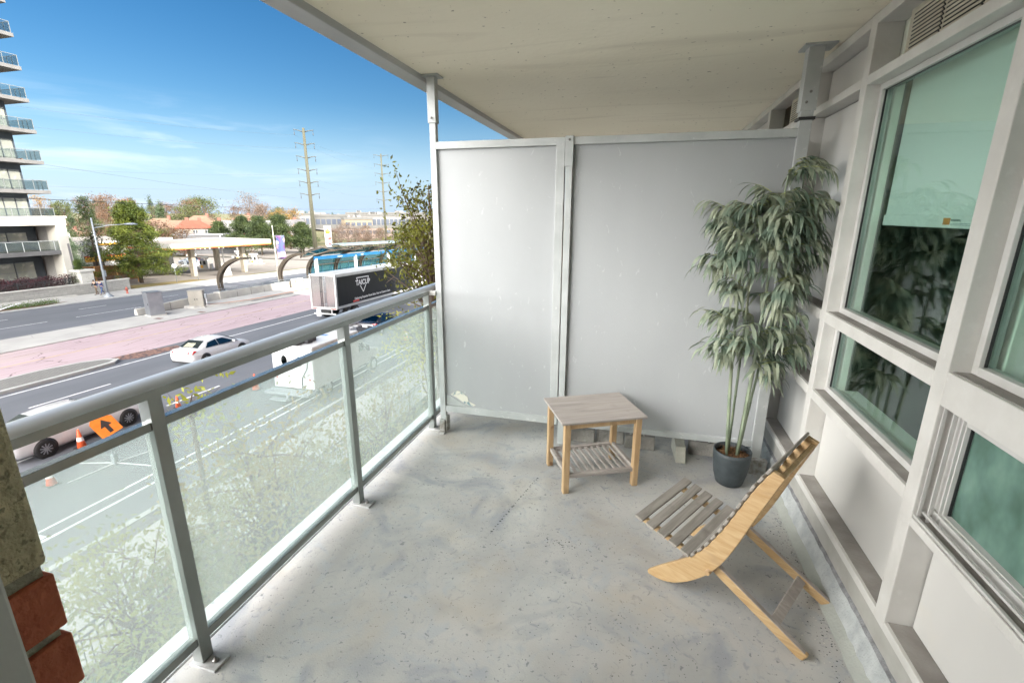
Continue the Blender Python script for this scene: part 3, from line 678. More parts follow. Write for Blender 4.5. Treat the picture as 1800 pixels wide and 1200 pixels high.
for p in lf.data.polygons: p.use_smooth = False
tw.build('twigs', twigm, pt)

# ------------------------------------------------------------------ debris on the floor
rngn = np.random.default_rng(4)
def chips(P, s0, s1):
    out_ = []
    for (x, y) in P:
        s = rngn.uniform(s0, s1); k = 6; a0 = rngn.uniform(0, 6.28); z = rngn.uniform(.0012, .003)
        out_.append([(x+s*rngn.uniform(.5, 1)*math.cos(a0+6.283*j/k), y+s*rngn.uniform(.5, 1)*.8*math.sin(a0+6.283*j/k), z) for j in range(k)])
    return np.array(out_)
deb = mat('dark_grit', (.07, .075, .08), (.04, .04, .045), rough=.9)
trail = [(-.655+.125*t+rngn.uniform(-.004, .004), 2.02+.92*t*.62+rngn.uniform(-.006, .006)) for t in np.linspace(0, 1, 26)]
V1 = chips(trail, .004, .009)
cl1 = [(rngn.normal(-.28, .06), rngn.normal(2.02, .025)) for _ in range(40)]
V2 = chips(cl1, .002, .006)
edge = [(.83-abs(rngn.normal(0, .035)), rngn.uniform(.9, 2.6)) for _ in range(260)]
V3 = chips(edge, .0015, .005)
rand_ = [(rngn.uniform(-1.4, .8), rngn.uniform(.8, 3.0)) for _ in range(520)]+[(rngn.normal(.1, .12), rngn.normal(1.55, .10)) for _ in range(60)]+[(rngn.normal(-.75, .15), rngn.normal(1.9, .12)) for _ in range(60)]
V4 = chips(rand_, .0012, .0035)
o = qmesh('floor_debris', np.concatenate([V1, V2, V3, V4]), 6, deb); tag(o, 'scattered dark grit and chips on the concrete balcony floor', 'debris', kind='stuff')
lt = mat('pale_chip', (.62, .58, .5), rough=.9)
rnd = [(rngn.uniform(-1.0, .8), rngn.uniform(.9, 2.8)) for _ in range(60)]+[(.80-abs(rngn.normal(0, .05)), rngn.uniform(.9, 2.0)) for _ in range(70)]
o = qmesh('pale_debris', chips(rnd, .0015, .004), 6, lt); tag(o, 'scattered pale wood chips and paint flakes on the concrete floor', 'debris', kind='stuff')
# a loose green leaf sprig lying at the foot of the glass outside

# =================================================================== OUTDOORS
# ------------------------------------------------------------------ ground, roads, paving
grassm = mat('dry_grass', (0.078, 0.090, 0.030), (0.120, 0.096, 0.048), scale=.12, rough=.95, detail=10)
m = MB(); xs = [-3000, -2000, -1200, -800, -600, -480, -400, -340, -290, -250, -210, -180, -150, -120, -100, -80, -60, -40, -20, 0, 40, 100, 300, 1000]
ys = [-600, -200, -60, 0, 50, 100, 110, 120, 130, 140, 160, 180, 200, 230, 260, 300, 350, 420, 500, 600, 800, 1200, 2000, 3500]
n = len(xs); m.add([(x, y, T(x, y)-.06) for y in ys for x in xs], [(j*n+i, j*n+i+1, (j+1)*n+i+1, (j+1)*n+i) for j in range(len(ys)-1) for i in range(n-1)], True)
o = m.build('ground', grassm); o['kind'] = 'structure'
asph = mat('asphalt', (0.126, 0.133, 0.149), (0.102, 0.109, 0.122), scale=.5, rough=.8, detail=10, bump=.2, bscale=30, stretch=(1, .25, 1))
layer(asph, .25, .55, .72, (.16, .165, .18), .6, stretch=(1.6, .25, 1))
layer(asph, 1.1, .62, .7, (.09, .093, .105), .35, stretch=(1, .2, 1), dist=1)
asph_far = mat('asphalt_worn', (0.226, 0.204, 0.174), (0.189, 0.168, 0.148), scale=.3, rough=.85, detail=9)
layer(asph_far, .15, .016, .006, (.08, .08, .08), .45, kind='crack')
redm = mat('red_busway', (0.401, 0.310, 0.324), (0.342, 0.261, 0.277), scale=.4, rough=.85, detail=9, stretch=(1, .3, 1))
layer(redm, .5, .55, .7, (.38, .31, .27), .5, stretch=(1, .3, 1))
layer(redm, .55, .010, .003, (.08, .05, .055), .8, kind='crack', stretch=(1.5, .4, 1))
conc = mat('pavement_concrete', (0.394, 0.384, 0.360), (0.335, 0.325, 0.307), scale=.5, rough=.85, detail=9, bump=.1)
layer(conc, .35, .01, .004, (.2, .2, .19), .4, kind='crack')
kerbm = mat('kerb_concrete', (0.414, 0.414, 0.394), (0.335, 0.335, 0.325), scale=1.5, rough=.85)
paverm = brickmat('grey_pavers', (.17, .17, .17), (.14, .14, .145), (.08, .08, .08), .6, .3, .025, axis='yx', bump=0)
paver2 = brickmat('buff_pavers', (.24, .235, .215), (.20, .195, .185), (.12, .12, .11), .22, .11, .012, axis='yx', bump=0)
paintw = mat('road_paint', (.72, .72, .72), (.5, .5, .5), scale=2.5, rough=.7, detail=8)
painty = mat('yellow_paint', (.50, .38, .18), (.38, .26, .17), scale=2, rough=.8)
Y0, Y1 = -40, 100
strip('near_sidewalk', -12.45, -9.35, Y0, Y1, .05, conc)
strip('planting_bed_ground', -9.3, -1.7, Y0, Y1, .04, mat('bed_soil', (.07, .085, .03), (.05, .05, .025), scale=1.5, rough=1))
strip('paver_band', -13.05, -12.45, Y0, Y1, .048, paverm)
strip('near_kerb', -13.25, -13.05, Y0, Y1, .055, kerbm, thick=.2)
strip('near_road', -31.3, -13.25, Y0, Y1, -.05, asph)
strip('busway', -38.9, -31.0, Y0, Y1, -.046, redm)
strip('median_strip', -43.3, -38.9, Y0, Y1, .02, conc, thick=.1)
strip('far_road', -56.6, -43.3, Y0, Y1, -.046, asph)
strip('far_kerb', -56.9, -56.6, Y0, Y1, .05, kerbm, thick=.15)
strip('far_sidewalk', -61.9, -56.9, Y0, Y1, .046, conc)
strip('road_marking', -15.28, -15.17, Y0, 90, -.044, paintw); strip('road_marking', -14.74, -14.62, Y0, 90, -.044, paintw)
strip('road_marking', -29.2, -29.06, Y0, 100, -.044, paintw)
strip('yellow_marking', -35.2, -35.08, Y0, 90, -.042, painty)
k = -12.0
while k < 90:
    strip('lane_dash', -26.3, -26.18, k+1.0, k+4.6, -.044, paintw); strip('lane_dash', -20.6, -20.48, k+3.0, k+6.0, -.044, paintw)
    strip('lane_dash', -52.4, -52.28, k+4, k+6.6, -.042, paintw); strip('lane_dash', -48.2, -48.09, k+1, k+7, -.042, paintw); k += 8.2
strip('road_marking', -15.1, -14.8, 6.9, 7.3, -.044, paintw)
# sunken drain cover band in the median kerb island
m = MB()
outl = [(-32.0, -30), (-32.0, 17.5), (-31.6, 19.4), (-30.9, 20.4), (-30.2, 20.6), (-29.75, 20.0), (-29.6, 18.5), (-29.5, -30)]
m.prism([(X(a, b), b, G(b)-.05) for a, b in outl], (0, 0, .16)); o = m.build('median_island', kerbm); o['kind'] = 'structure'
outl = [(-31.8, -30), (-31.8, 17.5), (-31.4, 19.2), (-30.8, 20.1), (-30.25, 20.3), (-29.98, 19.8), (-29.85, 18.4), (-29.8, -30)]
m = MB(); m.add([(X(a, b), b, G(b)+.115) for a, b in outl], [tuple(range(8))]); o = m.build('island_paving', paver2); o['kind'] = 'structure'
gm = mat('brick_gravel', (.22, .12, .09), (.07, .05, .05), scale=4, rough=1, lo=.45, hi=.55)
m = MB(); m.add([(X(a, b), b, G(b)-.040) for a, b in [(-31.3, 20.7), (-30.3, 20.8), (-29.6, 21.5), (-29.5, 24.5), (-30.4, 24.6), (-31.2, 22.5)]], [tuple(range(6))]); o = m.build('gravel_patch', gm); o['kind'] = 'structure'
m = MB()
for a, b in ((-40.4, 31.5), (-42.3, 33.6), (-39.6, 35.2)): m.box(X(a, b)-.35, X(a, b)+.35, b-.25, b+.25, G(b)+.021, G(b)+.026)
o = m.build('drain_covers', gm); o['kind'] = 'structure'
# platform with coloured edge
m = MB(); m.loft([[(X(-43.2, y), y, G(y)), (X(-39.9-e_, y), y, G(y)), (X(-39.9-e_, y), y, G(y)+.24), (X(-43.2, y), y, G(y)+.24)] for y, e_ in ((36.6, 2.0), (39.5, .8), (42, .1), (70, 0), (110, 0))], smooth=False); o = m.build('station_platform', conc); o['kind'] = 'structure'
m = MB(); m.loft([[(X(-40.35-e_, y), y, G(y)+.244), (X(-39.95-e_, y), y, G(y)+.244)] for y, e_ in ((36.9, 2.0), (39.5, .8), (42, .1), (70, 0), (110, 0))], cap=False, closed=False, smooth=False); o = m.build('platform_edge_paving', mat('tactile_orange', (.42, .20, .12), (.34, .15, .09), scale=3, rough=.8)); o['kind'] = 'structure'
# gas station forecourt and lots beyond
m = MB(); m.loft([[(-125, y, G(y)-.03), (X(-61.9, y), y, G(y)-.03)] for y in (47, 60, 80, 100)], cap=False, closed=False, smooth=False); o = m.build('forecourt', asph_far); o['kind'] = 'structure'
m = MB(); m.loft([[(-230, y, T(-180, y)+.0), (-60, y, T(-70, y)+.0)] for y in (100.2, 110, 120, 130, 145)], cap=False, closed=False, smooth=False); o = m.build('side_street', asph_far); o['kind'] = 'structure'
lotm = mat('lot_asphalt', (0.210, 0.203, 0.193), (0.168, 0.164, 0.154), scale=.1, rough=.9)
m = MB(); m.add([(x, y, T(x, y)+.25) for x, y in ((-235, 250), (-150, 225), (-120, 340), (-200, 360))], [(0, 1, 2, 3)]); o = m.build('parking_lot_ground', lotm); o['kind'] = 'structure'
vg = mat('verge_grass', (0.112, 0.119, 0.035), (0.154, 0.119, 0.056), scale=.6, rough=1)
def patch(nm, pts, h, mt):
    m = MB(); m.add([(x, y, G(y)+h) for x, y in pts], [tuple(range(len(pts)))]); o = m.build(nm, mt); o['kind'] = 'structure'
patch('verge', [(X(-62.2, 46), 46.2), (X(-62.2, 58), 58), (-66, 57), (-67, 48)], .02, mat('verge_orange', (0.210, 0.140, 0.049), (0.119, 0.112, 0.035), scale=1.2, rough=1))
patch('verge', [(-63.4, 66), (-63.8, 99), (-65.5, 99), (-65, 66)], .0, vg)
patch('verge', [(-112, 99), (-125, 88), (-130, 92), (-116, 100)], .0, vg)

# ------------------------------------------------------------------ foliage builders
barkm = mat('bark', (.12, .085, .06), (.07, .05, .038), scale=6, rough=.95, stretch=(1, 1, .3))
def branches(mb, rng, p, d, ln, rad, depth, tips, spread=.55, up=.12, nmin=2, nmax=3):
    p = Vector(p); d = Vector(d).normalized(); pts = [p.copy()]; n = 4
    for i in range(n):
        d = (d+Vector((rng.uniform(-.12, .12), rng.uniform(-.12, .12), rng.uniform(-.05, .12)+up*.2))).normalized(); pts.append(pts[-1]+d*ln/n)
    mb.tube(pts, [rad*(1-.13*i) for i in range(n+1)], 6 if rad > .03 else 4, cap=False)
    for q in pts[2:]: tips.append((tuple(q), depth))
    if depth <= 0: return
    for i in range(rng.randint(nmin, nmax)):
        k = rng.choice([2, 3, 4]); a = rng.uniform(0, 6.28); s = rng.uniform(.5, 1)*spread
        dd = (d+Vector((math.cos(a)*s*1.3, math.sin(a)*s*1.3, rng.uniform(-.15, .35)+up))).normalized()
        branches(mb, rng, pts[k], dd, ln*rng.uniform(.6, .85), rad*.58, depth-1, tips, spread, up, nmin, nmax)
def leafy_tree(name, label, loc, h, seed, lm, leafn, leafsize, depth=4, trunk_r=.12, cat='tree', group=None, bark=None, spread=.6, ln0=.34, up=.12, jitter=.22, cull=0, multi=1, twig=None):
    rg = random.Random(seed); nr = np.random.default_rng(seed)
    t = thing(name, label, cat, loc, 0, group); mb = MB(); tips = []
    for q in range(multi):
        a = q*6.28/multi
        branches(mb, rg, (math.cos(a)*.1*(multi > 1), math.sin(a)*.1*(multi > 1), 0), (math.cos(a)*.35*(multi > 1), math.sin(a)*.35*(multi > 1), 1), h*ln0, trunk_r, depth, tips, spread, up, 2, 4)
    mb.build('trunk', bark or barkm, t)
    P = np.array([p for p, dpt in tips if dpt <= 2])
    if leafn:
        idx = nr.integers(0, len(P), leafn); Q = P[idx]+nr.normal(0, jitter, (leafn, 3))
        qmesh('crown', leaves(nr, Q, leafsize, .5, .5), 4, lm, t)
    return t
def conifer(name, label, loc, h, rad, seed, lm, n=260, per=26, size=.34, asp=.34, cat='tree', base=.12, group=None, shape=1.0, clump=.35, trunk=.16):
    nr = np.random.default_rng(seed); t = thing(name, label, cat, loc, 0, group)
    m = MB(); m.tube([(0, 0, 0), (.1, 0, h*.5), (0, .1, h*.97)], [trunk, trunk*.6, .03], 8)
    Vs = []
    for i in range(n):
        z = h*(base+(1-base)*((i+nr.uniform())/n)); rr = rad*(1-((z/h-base)/(1-base))**1.5*shape)*(.78+.3*math.sin(z*2.3+seed)+.14*nr.normal()); rr = max(rr, .15)
        a = i*2.39996+nr.uniform(-.4, .4); q = rr*nr.uniform(.35, 1.0)**.5
        c = np.array([q*math.cos(a), q*math.sin(a), z-.06*q])
        if i % 2 == 0: m.tube([(0, 0, z-.12*q), tuple(c)], [.035, .012], 4, cap=False)
        Q = c+nr.normal(0, 1, (per, 3))*np.array([clump, clump, clump*.42])
        Vs.append(leaves(nr, Q, size, asp, -.35))
    m.build('trunk', barkm, t)
    qmesh('crown', np.concatenate(Vs), 4, lm, t); return t
pine_l = leafmat('pine_needles', (0.114, 0.137, 0.020), (0.040, 0.061, 0.010), scale=.9, tl=.2)
pine_d = leafmat('pine_needles_dark', (0.066, 0.090, 0.027), (0.027, 0.043, 0.016), scale=.7, tl=.2)
spruce_l = leafmat('spruce_needles', (.21, .26, .17), (.10, .15, .09), scale=1.2, tl=.2)
conifer('pine_tree', 'large bushy green pine between the street lamp and the filling station', (-68.9, 51.4, -8.1), 11.0, 4.8, 4, pine_l, 440, 74, .28, asp=.30, base=.14, shape=.84, clump=.34, trunk=.26)
conifer('pine_tree', 'thin ragged pine rising behind the street lamp left of the large pine', (-77, 51.5, -8.1), 11.8, 2.0, 9, pine_d, 75, 44, .30, base=.25, shape=.7, clump=.38)
conifer('spruce_tree', 'pale blue-green spruce beside the white apartment pillar', (-74.5, 46.2, -7.9), 7.6, 2.6, 2, spruce_l, 380, 46, .28, base=.02, shape=1.0, clump=.3)
for i, (x, y, h, rr, lab) in enumerate([(-108, 111, 10.4, 5.0, 'leftmost dark pine in the row right of the filling station canopy'), (-100.5, 109, 10.2, 5.2, 'dark pine directly left of the tall banner pole'),
        (-100, 116, 10.8, 4.6, 'dark pine just behind the tall banner'), (-96.5, 121, 8.8, 4.4, 'small round dark pine between the banner and the utility pole'), (-117, 112, 8.8, 4.2, 'dark pine over the right end of the canopy roof')]):
    conifer('pine_tree', lab, (x, y, G(y)), h, rr, 20+i, pine_d, 300, 46, .42, base=.24, shape=.8, clump=.5, trunk=.2, group='pines behind the filling station')
conifer('red_shrub_tree', 'small orange-red tree behind the right end of the canopy', (-109.5, 114, G(114)+2.8), 4.2, 1.3, 33, leafmat('orange_leaf', (.52, .12, .05), (.35, .09, .04), tl=.4), 40, 30, .3, shape=.5)
m_ = leafmat('cedar_leaf', (.10, .14, .03), (.05, .08, .02), scale=2, tl=.2)
conifer('cedar_shrub', 'dark green cone shaped cedar at the corner of the apartment terrace', (-64.9, 41.3, -6.8), 2.9, .85, 12, m_, 150, 26, .16, base=.0, shape=1, clump=.14, trunk=.05)

# near trees below the balcony, seen through the glass
yl = leafmat('olive_leaf', (0.260, 0.248, 0.062), (0.143, 0.161, 0.050), scale=.9, tl=.5)
yl2 = leafmat('rusty_leaf', (0.298, 0.205, 0.074), (0.174, 0.180, 0.056), scale=.7, tl=.5)
def env_tree(name, label, loc, cen, rad, ncl, leafn, leafsize, seed, lm, sig=.2, rt=.06, asp=.45, stray=.12):
    """trunk with curved limbs that end in leaf clumps inside a crown envelope"""
    nr = np.random.default_rng(seed); t = thing(name, label, 'tree', loc); cen = np.array(cen); rad = np.array(rad); m = MB()
    top = cen+np.array([nr.uniform(-.1, .1), nr.uniform(-.1, .1), rad[2]*.55]); mid = np.array([cen[0]*.4, cen[1]*.4, cen[2]-rad[2]*.7])
    trunk = [np.zeros(3)]+[mid*k for k in (.35, .7, 1.0)]; trunk += [mid+(top-mid)*k+nr.normal(0, .05, 3) for k in (.33, .66, 1.0)]
    m.tube([tuple(p) for p in trunk], [rt, rt*.85, rt*.75, rt*.65, rt*.5, rt*.35, rt*.15], 8)
    P = []; Wt = []
    for i in range(ncl):
        d = nr.normal(size=3); d /= np.linalg.norm(d); q = cen+d*rad*nr.uniform(.25, 1.0)**.55*(1+stray*nr.normal())
        k = nr.integers(3, 7); b0 = trunk[k]*1.0
        if q[2] < b0[2]: b0 = trunk[max(2, k-2)]*1.0
        pts = [b0]
        for a in (.3, .6, .85, 1.0): p = b0+(q-b0)*a; p[2] += .10*math.sin(a*3.1)*np.linalg.norm(q-b0); pts.append(p+nr.normal(0, .03, 3))
        m.tube([tuple(p) for p in pts], [rt*.32, rt*.24, rt*.16, rt*.1, rt*.05], 5, cap=False)
        for e in range(3):
            e2 = pts[3]+nr.normal(0, sig*1.1, 3); m.tube([tuple(pts[2+e % 2]), tuple(e2)], [rt*.1, rt*.04], 3, cap=False); P.append(e2); Wt.append(.6)
        P += [pts[3], pts[4], pts[4]]; Wt += [.5, 1, 1]
    m.build('trunk', barkm, t); P = np.array(P); Wt = np.array(Wt)*nr.uniform(.1, 1.6, len(P)); idx = nr.choice(len(P), leafn, p=Wt/Wt.sum())
    qmesh('crown', leaves(nr, P[idx]+nr.normal(0, sig, (leafn, 3))*np.array([1, 1, .8]), leafsize, asp, .5), 4, lm, t); return t
tall = leafmat('tall_tree_leaf', (0.166, 0.173, 0.028), (0.040, 0.040, 0.016), scale=.8, tl=.45)
env_tree('street_tree', 'leafy yellow-green tree behind the second railing glass pane', (-5.7, 5.6, -6.76), (0, 0, 3.72), (1.45, 1.75, 1.35), 80, 6500, .10, 3, yl2)
env_tree('street_tree', 'broad olive tree low behind the nearest railing glass pane', (-6.6, 3.9, -6.71), (0, 0, 2.9), (1.2, 1.3, 1.2), 50, 3300, .10, 8, yl)
env_tree('street_tree', 'thin rust tinged tree behind the third railing glass pane', (-5.3, 8.7, -6.85), (0, 0, 3.7), (1.1, 1.4, 1.3), 45, 1900, .10, 15, yl2)
env_tree('street_tree', 'tall tree with yellow and dark leaves beside the privacy screen post', (-5.75, 12.75, -6.98), (-.1, 0, 7.3), (1.30, 1.3, 2.55), 95, 4800, .135, 41, tall, sig=.17, rt=.11)
env_tree('street_tree', 'smaller yellow leaved tree under the tall tree beside the trailer', (-6.5, 13.6, -7.0), (0, 0, 4.6), (1.5, 1.3, 1.2), 45, 1900, .13, 44, leafmat('yellow_leaf', (.42, .40, .05), (.24, .24, .04), scale=.8, tl=.5), rt=.08)
env_tree('street_tree', 'top sprig of a small yellow-green tree showing above the middle rail', (-6.45, 5.15, -6.8), (0, 0, 5.55), (.2, .2, .26), 10, 170, .11, 48, leafmat('lime_leaf', (.36, .38, .05), (.24, .26, .04), scale=.8, tl=.5), rt=.05)
leafy_tree('bare_bush', 'grey leafless branches in front of the black trailer', (-8.6, 15.2, -7.0), 5.0, 47, yl, 120, .1, depth=5, trunk_r=.05, spread=.75, ln0=.25, bark=mat('grey_bark', (0.210, 0.182, 0.168), (0.140, 0.119, 0.112), rough=.9))
shr = leafmat('shrub_leaf', (0.132, 0.192, 0.048), (0.072, 0.120, 0.036), scale=1.5, tl=.4)
nr = np.random.default_rng(77); Q = np.c_[nr.uniform(-8.9, -6.8, 9000), nr.uniform(1.5, 13, 9000), np.zeros(9000)]
Q[:, 2] = [G(y)+.08+abs(nr.normal(0, .28))*(.6+.4*math.sin(y*1.7+x)) for x, y in Q[:, :2]]
o = qmesh('ground_cover', leaves(nr, Q, .09, .5, .2), 4, shr); tag(o, 'dense low green leafy ground cover inside the black fence', 'ground cover', kind='stuff')

# ------------------------------------------------------------------ near fence
fnm = mat('fence_black', (.04, .05, .05), (.03, .035, .035), rough=.4)
def picket(name, label, P0, P1, h, gap=.13, zf=G, off=0, hb=.1):
    d = math.dist(P0, P1); t = thing(name, label, 'fence', (P0[0], P0[1], zf(P0[1])+off)); n = int(d/gap)
    def pt(s): x = P0[0]+(P1[0]-P0[0])*s; y = P0[1]+(P1[1]-P0[1])*s; return x-P0[0], y-P0[1], zf(y)-zf(P0[1])
    for z in (h, h-.16, hb):
        a = pt(0); b = pt(1); m = MB(); m.bar((a[0], a[1], a[2]+z), (b[0], b[1], b[2]+z), .035, .03); m.build('fence_rail', fnm, t)
    m = MB()
    for i in range(n+1):
        x, y, z = pt(i/n); m.bar((x, y, z), (x, y, z+h-(0 if i % 2 else .16)), .016, .016, up=(0, 1, 0))
    o = m.build('pickets', fnm, t); o['kind'] = 'stuff'
    k = 0
    while k <= d:
        x, y, z = pt(k/d); m = MB(); m.bar((x, y, z-.05), (x, y, z+h+.05), .05, .05, up=(0, 1, 0)); m.build('fence_post', fnm, t); k += 2.4
    return t
picket('iron_fence', 'black iron fence between the near pavement and the shrubs', (X(-9.1, 1.0), 1.0), (X(-9.1, 19), 19), 1.12)

# ------------------------------------------------------------------ our own apartment building (its shade covers the near street)
ob = thing('apartment_block', 'brick apartment block that carries the balcony', 'building', (8, 0, -7))
bm_ = brickmat('block_brick', (.33, .13, .08), (.28, .10, .06), (.30, .28, .24), .22, .07, .012, axis='yz', bump=0)
m = MB(); m.box(4.3, 22, -48, 38, -7.5, 34); m.build('core', bm_, ob, world=True)
m = MB(); m.box(1.06, 4.3, -48, -1.45, -7.5, 34); m.box(1.06, 4.3, 8.0, 38, -7.5, 34); m.box(1.06, 4.3, -1.45, 8.0, -7.5, -.11); m.box(1.06, 4.3, -1.45, 8.0, 2.52, 34); m.build('street_facade', bm_, ob, world=True)
m = MB(); m.box(-1.62, .93, -1.3, 7.5, -.245, -.201); m.box(-1.40, 1.06, -1.3, 9, 2.661, 2.69); m.build('balcony_slabs', concrete, ob, world=True)
m = MB(); m.box(-1.5, 1.06, -1.45, -1.302, -.2, 2.44); m.build('end_wall', brickmat('end_wall_brick', (.42, .30, .22), (.36, .26, .19), (.38, .36, .32), .22, .07, .012, axis='xz'), ob, world=True)

# ------------------------------------------------------------------ stone wall, gate pillar, terrace
whst = brickmat('pale_stone', (.36, .355, .32), (.30, .29, .27), (.23, .22, .21), .9, .21, .012, axis='yz', bump=.2)
layer(whst, .9, .60, .66, (.24, .235, .22), .5, stretch=(1, .8, 4))
sw = thing('stone_wall', 'long low pale stone wall with a flat cap beside the far pavement', 'garden wall', (-62.4, 20, -7.4))
m = MB(); m.loft([[(X(-62.5, y), y, G(y)-.1), (X(-62.1, y), y, G(y)-.1), (X(-62.1, y), y, G(y)+hh), (X(-62.5, y), y, G(y)+hh)] for y, hh in ((-10, 1.0), (32, 1.08), (41, 1.22), (45.6, 1.34))], smooth=False); m.build('wall_body', whst, sw, world=True)
m = MB(); m.loft([[(X(-62.55, y), y, G(y)+hh), (X(-62.03, y), y, G(y)+hh), (X(-62.03, y), y, G(y)+hh+.11), (X(-62.55, y), y, G(y)+hh+.11)] for y, hh in ((-10, 1.0), (32, 1.08), (41, 1.22), (45.7, 1.34))], smooth=False); m.build('cap', mat('stone_cap', (0.465, 0.450, 0.413), (0.390, 0.375, 0.345), scale=2, rough=.8), sw, world=True)
m = MB(); m.loft([[(X(-61.95, y), y, G(y)), (X(-61.5, y), y, G(y)), (X(-61.5, y), y, G(y)+.18), (X(-61.95, y), y, G(y)+.18)] for y in (10, 36, 39)], smooth=False); m.build('bench_step', MATS['stone_cap'], sw, world=True)
tr = thing('terrace', 'raised planted terrace behind the stone wall', 'terrace', (-64, 20, -7))
m = MB(); m.loft([[(-73, y, G(y)), (X(-62.5, y), y, G(y)), (X(-62.5, y), y, G(y)+.95), (-73, y, G(y)+.95)] for y in (-10, 20, 42.4)], smooth=False); m.build('terrace_body', mat('terrace_soil', (.06, .05, .04), (.04, .05, .025), scale=2, rough=1), tr, world=True)
gp_ = thing('gate_pillar', 'square pale stone gate pillar with a wide cap behind the wall', 'pillar', (-64.5, 41.3, -7.8))
m = MB(); m.box(-65.3, -63.9, 40.75, 42.15, -7.8, -5.25); m.build('shaft', mat('pillar_stone', (0.450, 0.435, 0.398), (0.375, 0.364, 0.330), scale=1.5, rough=.85), gp_, world=True, bevel=.03)
m = MB(); m.box(-65.45, -63.75, 40.6, 42.3, -5.25, -4.98); m.build('cap', MATS['stone_cap'], gp_, world=True, bevel=.04)
picket('terrace_fence', 'short black picket fence between the cedar and the gate pillar', (-64.8, 39.6), (-64.5, 40.7), 2.0, off=.0)
picket('terrace_railing', 'black picket railing in front of the dark hedge', (-63.3, 20), (-63.6, 39.4), 1.9)
picket('terrace_railing', 'black picket railing right of the gate pillar', (-64.4, 42.3), (-64.2, 46.2), 1.75)
hg = leafmat('purple_hedge', (.10, .035, .045), (.05, .03, .03), scale=1, tl=.2)
nr = np.random.default_rng(5); Q = np.c_[nr.uniform(-66.3, -64.6, 12000), nr.uniform(20, 40.8, 12000), np.zeros(12000)]; Q[:, 2] = [G(y)+.9+nr.uniform(0, 1.25+.2*math.sin(y*3)) for y in Q[:, 1]]
h_ = thing('hedge', 'dark purple hedge below the apartment windows', 'hedge', (-65.4, 30, -7.4))
qmesh('hedge_leaves', leaves(nr, Q-np.array([-65.4, 30, -7.4]), .16, .5), 4, hg, h_)

# ------------------------------------------------------------------ condo tower at the left edge
cd = thing('apartment_tower', 'dark apartment tower with grey balconies on a white framed podium at the left edge', 'building', (-70, 30, -8))
cw = mat('white_render', (0.518, 0.490, 0.432), (0.461, 0.432, 0.374), scale=.8, rough=.8)
cdk = mat('dark_cladding', (.05, .062, .075), (.04, .05, .06), scale=1.5, rough=.4)
slabm = mat('slab_grey', (0.144, 0.141, 0.136), (0.119, 0.117, 0.114), scale=1.5, rough=.8)
winm = mat('blind_window', (0.266, 0.266, 0.220), (0.205, 0.215, 0.190), scale=.9, rough=.15, coat=.5)
layer(winm, 1.2, .55, .7, (.66, .64, .50), .5)
mull = mat('window_bars', (.16, .17, .17), rough=.4)
cgl = glassmat('tower_balcony_glass', (.78, .82, .82), diff=(.2, .22, .23), dfac=.06, rough=.03, ior=1.5)
def cb(nm, x0, x1, y0, y1, z0, z1, mt, par=None, bev=0):
    m = MB(); m.box(x0, x1, y0, y1, z0, z1); o = m.build(nm, mt, cd, world=True, bevel=bev)
    if par is not None: o.parent = par
    return o
cb('tower_body', -90, -68.4, -10, 40.15, 1.0, 40, cdk)
cb('podium_body', -90, -70.2, -10, 40.6, -8, 1.0, cdk)
def wins(yr, z0, z1, xx, n, cols=1, door=None):
    dy = (40.2-.25-yr)/n
    for k in range(n):
        a = yr+k*dy
        w_ = cb('window', xx, xx+.05, a+.05, a+dy-.05, z0, z1, winm)
        m = MB(); m.box(xx+.051, xx+.09, a+.02, a+.09, z0, z1); m.box(xx+.051, xx+.09, a+.09, a+dy-.05, z0+(z1-z0)*.42, z0+(z1-z0)*.42+.06); m.box(xx+.051, xx+.09, a+.09, a+dy-.05, z0-.05, z0+.05); m.box(xx+.051, xx+.09, a+.09, a+dy-.05, z1-.05, z1+.03)
        m.build('window_frame', mull, w_, mtx=Matrix.Translation(-cd.location))
zf = [3.65, 6.85, 10.1, 13.3, 16.5, 19.7, 22.9]
for i, z in enumerate(zf):
    cb('balcony_slab', -68.4, -66.6, 20, 41.45, z, z+.38, slabm, bev=.02)
    cb('side_slab', -75, -68.4, 40.15, 41.45, z, z+.38, slabm, bev=.02)
for z in [1.0]+[q+.38 for q in zf]:
    wins(30, z+.12, z+2.15, -68.38, 9)
    b_ = cb('balcony_glass', -66.72, -66.70, 20, 41.3, z+.12, z+1.02, cgl)
    cb('balcony_glass', -75, -66.75, 41.30, 41.32, z+.12, z+1.02, cgl)
    m = MB(); m.bar((-66.7, 20, z+1.08), (-66.7, 41.34, z+1.08), .05, .05); m.bar((-66.7, 41.33, z+1.08), (-75, 41.33, z+1.08), .05, .05)
    for y in np.arange(21.5, 41.4, 1.32): m.bar((-66.7, y, z), (-66.7, y, z+1.08), .05, .05, up=(0, 1, 0))
    for x in (-67.6, -68.3, -71, -74.9): m.bar((x, 41.33, z), (x, 41.33, z+1.08), .05, .05, up=(0, 1, 0))
    m.build('balcony_rail', mull, cd, world=True)
cb('podium_parapet', -75, -66.4, -10, 42.1, .15, .95, cw, bev=.02); cb('parapet_cap', -75.1, -66.25, -10, 42.2, .95, 1.16, mat('parapet_cap', (.80, .76, .68), (.74, .70, .62), rough=.7), bev=.02)
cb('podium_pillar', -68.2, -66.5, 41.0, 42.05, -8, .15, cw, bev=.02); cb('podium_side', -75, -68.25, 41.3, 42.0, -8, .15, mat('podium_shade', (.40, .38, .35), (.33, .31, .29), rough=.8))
cb('pillar_strip', -66.49, -66.44, 41.72, 41.92, -6.8, -2.0, mat('strip_bronze', (.16, .15, .15), rough=.5))
cb('podium_slab', -70.2, -66.55, -10, 40.98, -3.2, -2.72, slabm, bev=.02)
cb('podium_wall', -70.18, -70.05, 20, 40.98, -8, .14, cdk)
